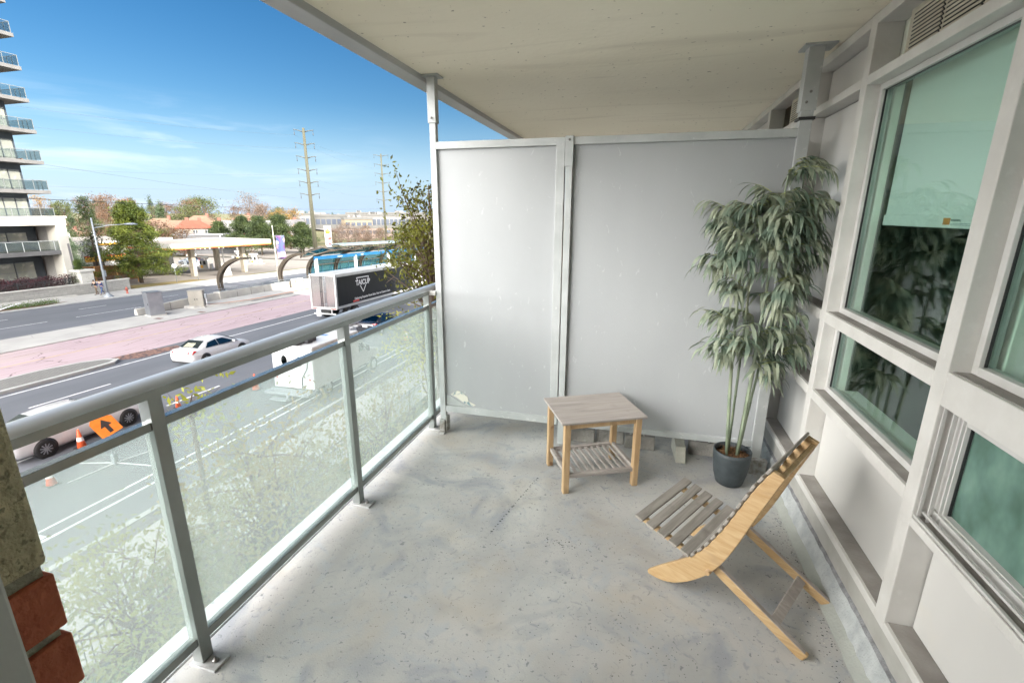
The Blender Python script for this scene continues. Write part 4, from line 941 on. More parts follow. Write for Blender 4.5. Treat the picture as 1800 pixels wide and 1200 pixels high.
for z0, z1 in ((-6.6, -3.75), (-2.2, -.35)):
    wins(30.4, z0+.6, z1-.35, -69.9, 5)
cb('podium_glass', -66.62, -66.60, 20, 40.95, -2.70, -1.62, cgl)
m = MB(); m.bar((-66.6, 20, -1.6), (-66.6, 40.95, -1.6), .05, .05)
for y in np.arange(21, 41, 1.5): m.bar((-66.6, y, -2.7), (-66.6, y, -1.6), .05, .05, up=(0, 1, 0))
m.build('balcony_rail', mat('bright_rail', (.55, .56, .55), rough=.4), cd, world=True)

# ------------------------------------------------------------------ far pavement objects
steelg = mat('galvanised', (.27, .29, .31), (.21, .23, .25), scale=4, rough=.5, metal=.3)
lp = thing('street_lamp', 'tall grey street lamp with a cobra head arm in front of the large pine', 'street lamp', (-58.77, 39.75, G(39.75)))
m = MB(); m.lathe((0, 0, 0), [(.55, 0), (.55, .06), (.30, .28), (.2, .36), (.17, .5)], 16); m.build('base', steelg, lp)
m = MB(); m.tube([(0, 0, .4), (0, 0, 4), (0, 0, 8.8)], [.135, .115, .085], 12); m.build('pole', steelg, lp)
m = MB(); m.tube([(0, 0, 7.7), (1.2, .9, 8.0), (2.4, 1.9, 8.1)], [.05, .045, .04], 8); m.tube([(0, 0, 8.1), (1.2, .9, 8.05)], .02, 6); m.build('arm', steelg, lp)
m = MB(); m.loft([[(2.2+.2*i*1.0+dx*sc*.25, 1.75+.16*i*1.0-dx*sc*.3, 8.08+dz*sc) for dx, dz in ((-.55, 0), (-.35, .17), (.35, .17), (.55, 0), (.3, -.07), (-.3, -.07))] for i, sc in ((0, .4), (1, .8), (3, 1.0), (4, .7), (5, .2))]); m.build('lamp_head', mat('lamp_head_grey', (.17, .19, .23), rough=.4), lp)
m = MB(); m.box(.10, .28, -.14, .14, 2.35, 3.05); m.build('control_box', steelg, lp, bevel=.02)

def skin(name, joints, edges, material, parent, root=0, sub=1):
    me = bpy.data.meshes.new(name); me.from_pydata([j[:3] for j in joints], edges, []); o = link(name, me, parent)
    sm_ = o.modifiers.new('skin', 'SKIN'); me.skin_vertices.new() if not me.skin_vertices else None
    sv = me.skin_vertices[0].data
    for i, j in enumerate(joints): sv[i].radius = (j[3], j[3] if len(j) < 5 else j[4]); sv[i].use_root = (i == root)
    if sub: ss = o.modifiers.new('sub', 'SUBSURF'); ss.levels = sub; ss.render_levels = sub
    bpy.context.view_layer.update()
    me2 = bpy.data.meshes.new_from_object(o.evaluated_get(bpy.context.evaluated_depsgraph_get()))
    o.modifiers.clear(); o.data = me2; me2.materials.clear(); me2.materials.append(material)
    for p in me2.polygons: p.use_smooth = True
    return o
skinm = mat('skin_tone', (.45, .28, .20), (.40, .25, .18), rough=.6)
def person(label, loc, rz, jacket, trousers, hair, stride=.32, lean=.08, bag=None, h=1.70, arm=.25):
    t = thing('person', label, 'person', loc, rz); k = h/1.72
    def J(x, y, z, a, b=None): return (x*k, y*k, z*k, a*k) if b is None else (x*k, y*k, z*k, a*k, b*k)
    l = lean
    B = [J(0, 0, .95, .13, .10), J(0, l*.5, 1.18, .12, .09), J(0, l, 1.40, .15, .09), J(0, l+.02, 1.50, .055), J(0, l+.05, 1.60, .075, .085), J(0, l+.05, 1.70, .055, .07),
         J(-.19, l, 1.41, .05), J(-.24, l-arm*.5, 1.14, .04), J(-.22, l-arm*.3, .90, .032), J(-.21, l-arm*.2, .81, .026), J(.19, l, 1.41, .05), J(.24, l+arm*.5, 1.15, .04), J(.22, l+arm*1.2, .95, .032), J(.21, l+arm*1.4, .88, .026),
         J(-.09, 0, .90, .085), J(-.10, stride*.55, .50, .058), J(-.10, stride*.9, .08, .04), J(-.10, stride*.9+.13, .03, .03), J(.09, 0, .90, .085), J(.10, -stride*.15, .50, .058), J(.10, -stride*1.0, .12, .04), J(.10, -stride*.95+.10, .03, .03)]
    E_ = [(0, 1), (1, 2), (2, 3), (3, 4), (4, 5), (2, 6), (6, 7), (7, 8), (8, 9), (2, 10), (10, 11), (11, 12), (12, 13), (0, 14), (14, 15), (15, 16), (16, 17), (0, 18), (18, 19), (19, 20), (20, 21)]
    skin('body', B, E_, skinm, t)
    g = lambda i, f_: (B[i][0], B[i][1], B[i][2], B[i][3]*f_, (B[i][4] if len(B[i]) > 4 else B[i][3])*f_)
    Jk = [g(0, 1.2), g(1, 1.2), g(2, 1.12), g(6, 1.35), g(7, 1.35), g(8, 1.3), g(10, 1.35), g(11, 1.35), g(12, 1.3)]
    skin('jacket', Jk, [(0, 1), (1, 2), (2, 3), (3, 4), (4, 5), (2, 6), (6, 7), (7, 8)], jacket, t)
    Tr = [g(0, 1.08), g(14, 1.12), g(15, 1.2), g(16, 1.3), g(18, 1.12), g(19, 1.2), g(20, 1.3)]
    skin('trousers', Tr, [(0, 1), (1, 2), (2, 3), (0, 4), (4, 5), (5, 6)], trousers, t)
    for i in (17, 21):
        x, y, z = B[i][:3]; m = MB(); m.box(x-.045, x+.045, y-.17, y+.08, z-.03, z+.05); m.build('shoe', darkm, t, bevel=.02)
    m = MB(); m.lathe((0, (l+.03)*k, 1.62*k), [(.085, 0), (.10, .05), (.085, .11), (.04, .145), (.005, .15)], 12); m.build('hair', hair, t)
    if bag:
        m = MB(); m.box(.20, .30, -.12, .14, .55*k, .86*k); m.build('bag', bag, t, bevel=.03)
    return t
navy = mat('navy_jacket', (.03, .04, .12), rough=.8); blackj = mat('black_jacket', (.015, .016, .02), rough=.8); jeans = mat('blue_jeans', (.05, .08, .16), rough=.85); brownp = mat('brown_trousers', (.12, .09, .06), rough=.85); hairm = mat('dark_hair', (.02, .015, .012), rough=.7)
person('person in a navy coat stepping forward beside the street lamp', (-61.3, 40.95, G(40.95)+.05), R(-160), navy, jeans, hairm, .42, .16, arm=.2)
person('person in a black coat walking on the far side of the navy coat', (-61.7, 40.62, G(40.6)+.05), R(-170), blackj, brownp, hairm, .25, .12, arm=.15)
person('person in a red patterned top and blue trousers waiting at the station end', (-43.6, 55.3, G(55.3)+.24), R(-60), mat('red_top', (.45, .10, .10), (.6, .5, .5), scale=14, rough=.8, lo=.45, hi=.5), jeans, hairm, .05, .02, arm=.1)
hy = thing('fire_hydrant', 'small rusty red fire hydrant at the end of the stone wall', 'fire hydrant', (-59.3, 42.3, G(42.3)+.05))
hm = mat('hydrant_red', (.33, .09, .06), (.25, .07, .05), rough=.6)
m = MB(); m.lathe((0, 0, 0), [(.15, 0), (.15, .05), (.10, .06), (.10, .55), (.13, .56), (.13, .62), (.09, .72), (.03, .80), (.03, .85), (0.005, .86)], 14); m.build('barrel', hm, hy)
m = MB(); m.tube([(-.2, 0, .48), (.2, 0, .48)], .055, 10); m.tube([(0, 0, .46), (0, -.24, .46)], .07, 10); m.build('nozzle', hm, hy)
# small planted pit and green object near the far kerb
pl_ = thing('planting_pit', 'small soil patch with low shrubs and scattered boards near the far kerb', 'planting', (-58.6, 30.5, G(30.5)+.05))
m = MB(); m.add([(x+58.6, y-30.5, G(y)-G(30.5)+.006) for x, y in ((-59.4, 24), (-57.8, 24), (-57.8, 33), (-59.0, 36))], [(0, 1, 2, 3)]); m.build('soil_patch', mat('pit_soil', (.16, .10, .06), (.10, .07, .04), scale=2, rough=1), pl_)
nr = np.random.default_rng(6); Q = np.c_[nr.uniform(-.7, .4, 1500), nr.uniform(-.2, 4.2, 1500), abs(nr.normal(0, .16, 1500))]; qmesh('shrub_leaves', leaves(nr, Q, .14, .35), 4, shr, pl_)
m = MB(); m.bar((.2, -.7, .1), (-.5, 1.3, .35), .25, .04); m.build('board', white, pl_)
gb = thing('green_bag', 'rounded dark green sack beside the thin sapling near the far kerb', 'sack', (-58.9, 28.6, G(28.6)+.06))
m = MB(); m.lathe((0, 0, 0), [(.3, 0), (.52, .12), (.55, .35), (.4, .62), (.12, .74), (.02, .75)], 14); m.build('sack_body', mat('green_sack', (.02, .16, .12), (.015, .10, .08), scale=3, rough=.5), gb)
sp_ = thing('sapling', 'very thin bare sapling in front of the stone wall', 'sapling', (-59.2, 29.3, G(29.3)+.05))
rg = random.Random(3); mb = MB(); branches(mb, rg, (0, 0, 0), (0, 0, 1), 1.7, .02, 3, [], .4, .2); mb.build('stem', barkm, sp_)

# ------------------------------------------------------------------ median barrier, cabinets, arches, station
br = thing('median_barrier', 'low concrete barrier wall with a thin metal top rail along the busway station', 'barrier', (-44.3, 40, -7.8))
m = MB(); m.loft([[(X(-44.05, y), y, G(y)), (X(-43.65, y), y, G(y)), (X(-43.72, y), y, G(y)+hh), (X(-44.0, y), y, G(y)+hh)] for y, hh in ((32.2, .55), (34, .62), (37, .8), (42, .95), (60, 1.0), (100, 1.0))], smooth=False); m.build('barrier_wall', mat('barrier_concrete', (0.449, 0.432, 0.389), (0.380, 0.362, 0.329), scale=1.2, rough=.85), br, world=True)
m = MB()
for y in np.arange(35.5, 60, 2.1): m.box(X(-43.655, y), X(-43.64, y), y, y+.03, G(y), G(y)+.75)
m.build('joints', mat('joint_dark', (.12, .12, .11), rough=.9), br, world=True)
m = MB(); m.loft([[(X(-43.9, y)-.02, y, G(y)+hh), (X(-43.9, y)+.02, y, G(y)+hh), (X(-43.9, y)+.02, y, G(y)+hh+.05), (X(-43.9, y)-.02, y, G(y)+hh+.05)] for y, hh in ((32.2, .78), (37, 1.02), (42, 1.25), (100, 1.3))], smooth=False)
for y in np.arange(32.3, 60, 2.0): m.bar((X(-43.9, y), y, G(y)+.5), (X(-43.9, y), y, G(y)+1.22 if y > 41 else G(y)+.85), .035, .035, up=(0, 1, 0))
m.build('top_rail', steelg, br, world=True)
m = MB(); m.loft([[(X(-43.9, y), y, G(y)+.9), (X(-43.9, y), y, G(y)+1.24)] for y in (42, 60, 100)], cap=False, closed=False); m.build('rail_glass', cgl, br, world=True)
cabm = mat('cabinet_grey', (.26, .27, .29), (.21, .22, .24), scale=1.5, rough=.35, metal=.5)
cabt = mat('cabinet_taupe', (.27, .25, .215), (.23, .215, .185), scale=1.5, rough=.45)
def cabinet(label, loc, w_, d_, h_, mt, rz, doors=1):
    t = thing('utility_cabinet', label, 'utility cabinet', loc, rz)
    m = MB(); m.box(-w_/2-.08, w_/2+.08, -d_/2-.08, d_/2+.08, 0, .10); m.build('plinth', conc, t)
    m = MB(); m.box(-w_/2, w_/2, -d_/2, d_/2, .10, h_); m.build('cabinet_body', mt, t, bevel=.02)
    m = MB(); m.box(-w_/2-.04, w_/2+.04, -d_/2-.04, d_/2+.04, h_, h_+.05); m.build('lid', mt, t, bevel=.01)
    for k in range(doors):
        a = -w_/2+.05+k*(w_-.06)/doors; b = a+(w_-.06)/doors-.04
        m = MB(); m.box(a, b, -d_/2-.02, -d_/2-.001, .2, h_-.08); q = m.build('door', mt, t, bevel=.008)
        m = MB(); m.box((b-.12 if k == 0 else a+.06), (b-.06 if k == 0 else a+.12), -d_/2-.05, -d_/2-.021, h_*.48, h_*.56); m.build('handle', darkm, q)
    return t
cabinet('larger plain steel utility cabinet at the end of the concrete barrier', (-42.9, 32.7, G(32.7)+.02), 1.15, 1.15, 2.15, cabm, R(-20))
c2 = cabinet('taupe two door utility cabinet with a meter box on its side', (-43.1, 37.3, G(37.3)+.02), 1.3, .85, 1.72, cabt, R(35), 2)
m = MB(); m.box(.68, .9, -.2, .1, .9, 1.4); m.build('meter_box', steelg, c2, bevel=.02)
m = MB(); m.tube([(.8, 0, .05), (.8, 0, 1.0)], .06, 8); m.build('conduit', white, c2)
archm = mat('bronze_arch', (0.110, 0.091, 0.066), (0.083, 0.066, 0.050), scale=3, rough=.45, metal=.3)
def arch(label, x0, y, pts, sp=.42, w_=.27, name='arch_frame', parent=None):
    t = parent or thing(name, label, 'arch', (X(x0, y), y, G(y)), 0, None)
    bx, by, bz = (X(x0, y), y, G(y)) if parent is None else (parent.location.x, parent.location.y, parent.location.z)
    m2 = [(X(x0, y)+a-bx, y-by, G(y)+b-bz) for a, b in pts]
    # resample smooth
    P = [Vector(p) for p in m2]; out_ = []
    for i in range(len(P)-1):
        p0 = P[max(i-1, 0)]; p1 = P[i]; p2 = P[i+1]; p3 = P[min(i+2, len(P)-1)]
        for k in range(4):
            t_ = k/4; out_.append(.5*((2*p1)+(p2-p0)*t_+(2*p0-5*p1+4*p2-p3)*t_**2+(3*p1-p0-3*p2+p3)*t_**3))
    out_.append(P[-1])
    for dy in (-sp/2, sp/2):
        m = MB(); m.loft([[q+Vector((a, dy+b, -a*.9)) for a, b in ((-w_/2, -.07), (w_/2, -.07), (w_/2, .07), (-w_/2, .07))] for q in out_], smooth=False); m.build('rib', archm, t)
    for k in range(2, len(out_)-1, 4):
        q = out_[k]; m = MB(); m.bar(q+Vector((0, -sp/2, 0)), q+Vector((0, sp/2, 0)), .09, .09); m.build('cross_tie', archm, t)
    if parent is None:
        m = MB(); m.box(-.45, .45, -.75, .75, 0, .98); m.build('pedestal', MATS['barrier_concrete'], t, bevel=.02)
        m = MB(); m.box(-.25, .25, -.5, .5, .98, 1.06); m.build('foot_plate', steelg, t)
    return t
apts = [(0, .95), (-.12, 2.0), (.18, 2.9), (1.1, 3.9), (2.5, 4.55), (3.9, 4.72)]
arch('free standing bronze arch nearer the cabinets, curving over the platform', -44.0, 42.2, apts)
arch('free standing bronze arch beside the banner pole, second along the platform', -44.0, 51.8, apts)
st = thing('bus_station', 'blue glass bus station shelter with curved bronze ribs behind the trailer', 'bus shelter', (X(-43, 70), 70, G(70)))
tealg = glassmat('teal_glass', (.30, .55, .60), diff=(.02, .09, .12), dfac=.22, rough=.03, ior=1.5)
bluem = mat('blue_fascia', (0.010, 0.118, 0.255), (0.007, 0.088, 0.206), scale=2, rough=.35)
spts = [(0, .0), (-.15, 1.6), (.25, 3.0), (1.5, 4.1), (3.3, 4.75), (4.6, 5.0)]
for y in (57.5, 64, 71, 78, 85, 92): arch(None, -44.0, y, spts, .55, .26, parent=st)
def sb(nm, pts0, mt, ys=(57.3, 70, 93)):
    m = MB(); m.loft([[(X(-44, y)+a, y, G(y)+b) for a, b in pts0] for y in ys], smooth=False); return m.build(nm, mt, st, world=True)
sb('back_glass', [(-.1, .5), (-.2, 2.6), (-.17, 2.6), (-.07, .5)], tealg); sb('upper_glass', [(-.1, 2.75), (.35, 3.6), (.38, 3.58), (-.05, 2.72)], tealg)
sb('blue_band', [(3.1, 3.75), (3.1, 4.2), (3.2, 4.2), (3.2, 3.75)], bluem, (54.6, 70, 94)); sb('roof_glass', [(.9, 4.1), (3.4, 5.0), (3.4, 5.05), (.9, 4.15)], tealg)
m = MB(); secs = []
for y, zz, ww_ in ((53.6, 4.45, .2), (55, 4.75, 1.3), (58, 5.25, 1.9), (61.5, 5.2, 1.9), (64.5, 4.9, 1.2)):
    secs.append([(X(-44, y)+2.1-ww_, y, G(y)+zz-.35), (X(-44, y)+2.1, y, G(y)+zz), (X(-44, y)+2.1+ww_, y, G(y)+zz-.25), (X(-44, y)+2.1+ww_, y, G(y)+zz-.33), (X(-44, y)+2.1, y, G(y)+zz-.08), (X(-44, y)+2.1-ww_, y, G(y)+zz-.43)])
m.loft(secs, smooth=True); m.build('canopy_hood', tealg, st, world=True)
m = MB()
for sc in secs: m.tube([sc[0], sc[1], sc[2]], .09, 6)
for k in range(3): m.tube([q[k] for q in secs], .08, 6)
m.build('hood_ribs', archm, st, world=True)
sb('high_roof', [(1.0, 5.45), (2.3, 5.75), (3.6, 5.5), (3.6, 5.42), (2.3, 5.65), (1.0, 5.36)], mat('pale_roof', (0.275, 0.319, 0.330), (0.220, 0.275, 0.292), scale=1, rough=.3), (61, 70, 92))
m = MB()
for y in np.arange(61, 92, 1.55):
    for s_ in (-1, 1): m.bar((X(-44, y)+1.3, y, G(y)+4.6), (X(-44, y)+1.2, y+s_*.75, G(y)+5.4), .06, .06)
    m.bar((X(-44, y)+3.2, y, G(y)+4.75), (X(-44, y)+3.4, y+.75, G(y)+5.45), .06, .06)
m.build('roof_truss', archm, st, world=True)
for y in (55.0, 64.6, 75, 86):
    m = MB(); m.box(X(-44, y)+2.95, X(-44, y)+3.3, y-.15, y+.15, G(y)+.24, G(y)+3.9); m.build('white_post', mat('post_white', (.70, .72, .72), rough=.5), st, world=True)
for y in np.arange(58.2, 92, 2.3):
    m = MB(); m.box(X(-44, y)-.02, X(-44, y)+.06, y-.05, y+.05, G(y)+.5, G(y)+2.7); m.build('glass_post', mat('blue_steel', (.04, .13, .19), rough=.4), st, world=True)
sb('mid_rail', [(-.05, 1.5), (-.05, 1.62), (.05, 1.62), (.05, 1.5)], MATS['blue_steel']); sb('mid_rail', [(-.1, 2.62), (-.1, 2.74), (.05, 2.74), (.05, 2.62)], archm)
for yy in (60.5, 66.5): text('station_lettering', 'station' if yy > 62 else 'vivastation', .30, white, st, Matrix.Translation((X(-44, yy)+3.215-st.location.x, yy-st.location.y, G(yy)+3.97-st.location.z))@Matrix.Rotation(R(90), 4, 'Z')@Matrix.Rotation(R(90), 4, 'X'))
for k, (y, lab) in enumerate(((52.9, 'leftmost pale bin on the platform by the station'), (53.6, 'middle pale bin on the platform by the station'), (54.3, 'rightmost pale bin on the platform by the station'))):
    t = thing('litter_bin', lab, 'litter bin', (X(-43.1, y), y, G(y)+.24), 0, 'bins on the station platform')
    m = MB(); m.box(-.25, .25, -.2, .2, 0, .95); m.build('bin_body', mat('bin_beige', (.55, .48, .38), (.48, .42, .33), rough=.6) if k == 0 else white, t, bevel=.04)
    m = MB(); m.box(-.28, .28, -.23, .23, .95, 1.05); m.build('bin_lid', white, t, bevel=.03); m = MB(); m.box(.251, .26, -.12, .12, .68, .82); m.build('slot', darkm, t)
bn = thing('banner_pole', 'slender pale pole carrying a tall dark blue and pink advertising banner', 'banner pole', (-46.4, 52.6, G(52.6)))
m = MB(); m.tube([(0, 0, 0), (0, 0, 8.2)], [.11, .05], 10); m.build('pole', mat('pole_beige', (.50, .47, .40), (.40, .38, .33), rough=.6), bn)
bcol = mat('banner_print', (.55, .38, .45), (.07, .09, .20), scale=.8, rough=.7, lo=.45, hi=.58); layer(bcol, 1.1, .55, .6, (.12, .05, .16), .9, offset=(3, 3, 1)); layer(bcol, 1.5, .62, .65, (.72, .70, .75), .9, offset=(1, 5, 1))
m = MB(); m.loft([[(.18+.03*math.sin(z*2), .14+.02*math.sin(z*3), z), (.92+.03*math.sin(z*2+1), .82+.04*math.sin(z*2), z), (.93+.03*math.sin(z*2+1), .80+.04*math.sin(z*2), z), (.19+.03*math.sin(z*2), .12+.02*math.sin(z*3), z)] for z in np.linspace(3.9, 6.9, 9)]); m.build('banner', bcol, bn)
for z in (3.9, 6.9): m = MB(); m.bar((0, 0, z), (.95, .84, z), .04, .04); m.build('banner_arm', steelg, bn)

# ------------------------------------------------------------------ vehicles
tyre_m = mat('tyre', (.02, .02, .02), (.012, .012, .012), rough=.85); rimm = mat('alloy_rim', (.45, .46, .48), (.35, .36, .38), rough=.3, metal=.8)
cglass = glassmat('car_glass', (.16, .22, .22), rough=.02, ior=1.6, minr=.12); redl = mat('tail_light', (.55, .02, .02), (.4, .01, .01), rough=.2, coat=1)
platem = mat('number_plate', (.6, .62, .62), rough=.5)
def wheel(par, x, y, rr=.33, ww_=.22, side=1, spokes=10):
    m = MB(); m.lathe((0, 0, 0), [(rr*.62, -ww_/2), (rr*.92, -ww_/2), (rr, -ww_*.36), (rr, ww_*.36), (rr*.92, ww_/2), (rr*.62, ww_/2)], 28, cap=False)
    mt = Matrix.Translation((x, y, rr))@Matrix.Rotation(R(90*side), 4, 'Y')
    wh = m.build('wheel', tyre_m, par, mtx=mt)
    m = MB(); m.lathe((0, 0, 0), [(rr*.66, ww_*.45), (rr*.60, ww_*.42), (rr*.58, ww_*.1), (.001, ww_*.1)], 24, cap=False); m.lathe((0, 0, 0), [(.001, ww_*.5), (.05, ww_*.48), (.07, ww_*.3)], 12, cap=False)
    for k in range(spokes):
        a = 6.283*k/spokes; m.bar((.04*math.cos(a), .04*math.sin(a), ww_*.42), (rr*.61*math.cos(a), rr*.61*math.sin(a), ww_*.42), .035, .03)
    m.build('rim', rimm, wh, mtx=mt)
def car(name, label, loc, rz, paint, L_=4.64, W=1.78, H=1.46, cat='car', slats=False, group=None, detail=True):
    t = thing(name, label, cat, loc, rz, group); w2 = W/2; q = L_/4.64
    # (y, half width, z low, z shoulder, z centre top)
    st_ = [(-2.32, .70, .42, .80, .83), (-2.27, .80, .32, .93, .97), (-2.1, .86, .24, .99, 1.05), (-1.7, .89, .22, 1.0, 1.07), (-1.0, .89, .20, .98, 1.02), (0, .89, .20, .95, .98), (.9, .89, .20, .92, .97), (1.3, .885, .22, .88, .97), (1.8, .87, .23, .80, .87), (2.15, .80, .26, .70, .75), (2.29, .68, .34, .60, .62)]
    secs = []
    for y, hw, zl, zs, zt in st_:
        f_ = hw/.89*w2; secs.append([(-f_*.86, y*q, zl), (-f_, y*q, zl+.16), (-f_*1.0, y*q, (zl+zs)/2+.06), (-f_*.955, y*q, zs-.03), (-f_*.80, y*q, zs+.02), (-f_*.4, y*q, zt), (f_*.4, y*q, zt), (f_*.80, y*q, zs+.02), (f_*.955, y*q, zs-.03), (f_, y*q, (zl+zs)/2+.06), (f_, y*q, zl+.16), (f_*.86, y*q, zl)])
    m = MB(); m.loft(secs)
    m.build('body', paint, t)
    gh = [(-1.78, .99, .70, .98, .62), (-1.45, 1.20, .66, 1.18, .62), (-1.05, 1.39, .60, 1.36, .56), (-.5, 1.45, .585, 1.42, .54), (.1, 1.44, .585, 1.41, .54), (.35, 1.40, .60, 1.37, .55), (.75, 1.19, .67, 1.17, .62), (1.22, .95, .74, .94, .68)]
    secs = []
    for y, z, hw, ze, hi in gh:
        sc = w2/.89; base = .95; bw = .845*sc if -1.6 < y < 1.0 else .80*sc
        secs.append([(-bw, y*q, base-.03), (-(hw+.035)*sc, y*q, ze-.05 if ze > 1.05 else base-.01), (-hi*sc, y*q, max(z-.01, base)), (0, y*q, max(z+.012, base)), (hi*sc, y*q, max(z-.01, base)), ((hw+.035)*sc, y*q, ze-.05 if ze > 1.05 else base-.01), (bw, y*q, base-.03)])
    m = MB(); m.loft(secs); m.build('roof', paint, t)
    sc = w2/.89
    def sx__(z): return (.853-(z-.95)/(1.36-.95)*(.853-.635))*sc+.012
    for s_ in (-1, 1):
        for pl in ([(-1.32, 1.0), (-1.02, 1.27), (-.42, 1.34), (-.38, .985)], [(-.33, .98), (-.37, 1.34), (.12, 1.33), (.62, 1.10), (.80, .97)]):
            m = MB(); m.prism([(s_*sx__(z), y*q, z) for y, z in pl], (-s_*.012, 0, 0)); m.build('side_window', cglass, t)
    m = MB(); m.prism([(-.66*sc, -1.72*q, 1.055), (.66*sc, -1.72*q, 1.055), (.55*sc, -1.13*q, 1.375), (-.55*sc, -1.13*q, 1.375)], (0, -.012, .015)); rw = m.build('rear_window', cglass, t)
    if slats:
        m = MB()
        for k in range(9):
            x = -.38+.075*k; m.bar((x*sc, -1.70*q, 1.085), (x*sc*.9, -1.38*q, 1.262), .03, .008)
        m.build('reflection_slats', mat('slat_cream', (.70, .66, .5), rough=.5), rw)
    m = MB(); m.prism([(-.70*sc, 1.17*q, .995), (.70*sc, 1.17*q, .995), (.57*sc, .40*q, 1.385), (-.57*sc, .40*q, 1.385)], (0, .012, .015)); m.build('windscreen', cglass, t)
    for s_ in (-1, 1):
        m = MB(); m.prism([(s_*.50*sc, -2.31*q, .83), (s_*.80*sc, -2.24*q, .78), (s_*.895*sc, -2.0*q, .96), (s_*.84*sc, -2.12*q, 1.0), (s_*.55*sc, -2.27*q, .94)], (0, -.03, .012)); m.build('tail_light', redl, t)
        m = MB(); m.prism([(s_*.55*sc, 2.24*q, .60), (s_*.80*sc, 2.10*q, .66), (s_*.80*sc, 1.95*q, .76), (s_*.55*sc, 2.18*q, .70)], (0, .03, .01)); m.build('headlight', rimm, t)
        m = MB(); m.box(s_*.92*sc-.09, s_*.92*sc+.09, .68*q, .82*q, .96, 1.09); m.build('mirror', paint, t, bevel=.03)
        for y in (-1.42*q, 1.36*q):
            m = MB(); m.lathe((0, 0, 0), [(.38, 0), (.38, .02), (.001, .02)], 24, cap=False); m.build('wheel_arch', darkm, t, mtx=Matrix.Translation((s_*(w2-.012), y, .35))@Matrix.Rotation(R(90*s_), 4, 'Y'))
            wheel(t, s_*(w2-.09), y, .33, .22, s_)
        for y in (-.25, .62):
            m = MB(); m.box(s_*w2*1.0-.012, s_*w2*1.0+.012, y-.2-.08, y-.2+.08, .79, .82); m.build('door_handle', paint, t)
    m = MB(); m.box(-.20, .20, -2.345*q, -2.33*q, .70, .82); m.build('number_plate', platem, t)
    m = MB(); m.box(-.72*sc, .72*sc, -2.30*q, -2.20*q, .24, .36); m.build('lower_bumper', darkm, t, bevel=.03)
    return t
paintw_c = mat('white_car_paint', (0.634, 0.634, 0.642), (0.607, 0.607, 0.616), rough=.25, coat=.8)
darkp = mat('black_car_paint', (.02, .02, .025), rough=.25, coat=1); navyp = mat('dark_blue_car_paint', (.02, .035, .06), rough=.3, coat=1); greyp = mat('silver_car_paint', (.35, .36, .38), rough=.3, metal=.5)
def onroad(x0, y, h=-.05): return (X(x0, y), y, G(y)+h)
def tilt(o): o.rotation_euler.x = -math.atan(SL); return o
tilt(car('parked_car', 'white sedan with red tail lights driving away on the middle of the road', onroad(-25.35, 22.95), R(1.4), paintw_c, slats=True))
tilt(car('passing_car', 'white saloon passing close behind the orange arrow sign', onroad(-20.9, 12.0), R(1.4), mat('pearl_car_paint', (0.651, 0.651, 0.660), (0.625, 0.625, 0.634), rough=.25, coat=.8), L_=4.95, W=1.86))
tilt(car('dark_car', 'black car mostly hidden beyond the white utility truck', onroad(-19.4, 33.5), R(1.4), darkp))
car('suv_at_pump', 'dark blue car parked between the fuel pumps under the canopy', (-92.5, 80.2, G(80)), R(110), navyp, H=1.6)

# box trailer
tk = thing('box_truck', 'black sided box trailer with mirror polished rear doors', 'truck', onroad(-26.1, 35.6), R(1.36)); tilt(tk)
mirror = mat('polished_steel_doors', (.55, .52, .50), (.48, .45, .44), scale=1, rough=.12, metal=.95); trim = mat('trailer_trim', (.58, .58, .57), (.48, .48, .47), scale=2, rough=.4, metal=.3)
blackp = mat('trailer_black_side', (0.011, 0.012, 0.015), (0.007, 0.008, 0.010), scale=.6, rough=.35, spec=.2, stretch=(1, 3, .3)); roofm_ = mat('trailer_roof', (0.496, 0.496, 0.480), (0.416, 0.416, 0.400), scale=.6, rough=.6)
def tkb(nm, x0, x1, y0, y1, z0, z1, mt, bev=0, par=None): m = MB(); m.box(x0, x1, y0, y1, z0, z1); return m.build(nm, mt, par or tk, bevel=bev)
TL = 15.5
tkb('trailer_box', -1.28, 1.28, .06, TL, 1.05, 4.08, trim); tkb('side_panel', 1.281, 1.295, .22, TL-.2, 1.28, 3.86, blackp); tkb('side_panel', -1.295, -1.281, .22, TL-.2, 1.28, 3.86, blackp)
tkb('roof', -1.24, 1.24, .1, TL, 4.081, 4.11, roofm_)
for s_ in (-1, 1):
    d_ = tkb('rear_door', min(.02*s_, 1.16*s_), max(.02*s_, 1.16*s_), .02, .058, 1.22, 3.98, mirror, .01)
    m = MB()
    for x in (.12, .26): m.tube([(s_*x, .0, 1.1), (s_*x, .0, 4.0)], .022, 8)
    for z in (1.5, 2.6, 3.8): m.box(s_*.19-.12, s_*.19+.12, -.01, .018, z-.03, z+.03)
    m.build('lock_rod', darkm if s_ < 0 else steelg, d_)
tkb('corner_post', 1.17, 1.295, -.02, .06, 1.05, 4.08, trim); tkb('corner_post', -1.295, -1.17, -.02, .06, 1.05, 4.08, trim)
tkb('rear_sill', -1.28, 1.28, -.04, .06, 1.02, 1.21, trim, .01)
redt = mat('reflector_red', (.60, .05, .04), rough=.3)
for k in range(8):
    x = -1.15+k*.13 if k < 4 else .72+(k-4)*.13
    tkb('reflector_stripe', x, x+.09, -.052, -.042, 1.06, 1.17, redt)
tkb('underride_guard', -1.1, 1.1, 0, .1, .55, .66, trim, .01)
for x in (-.7, .7): tkb('guard_strut', x-.04, x+.04, .02, .1, .66, 1.02, trim)
tkb('bumper_plate', -.35, .45, -.03, -.005, .70, .86, darkm); tkb('mud_flap', -1.2, -.75, .5, .52, .25, 1.0, white)
for y in (1.8, 3.1):
    for s_ in (-1, 1): wheel(tk, s_*1.08, y, .50, .45, s_, 8)
tkb('chassis', -.5, .5, .3, TL+2, .75, 1.04, darkm)
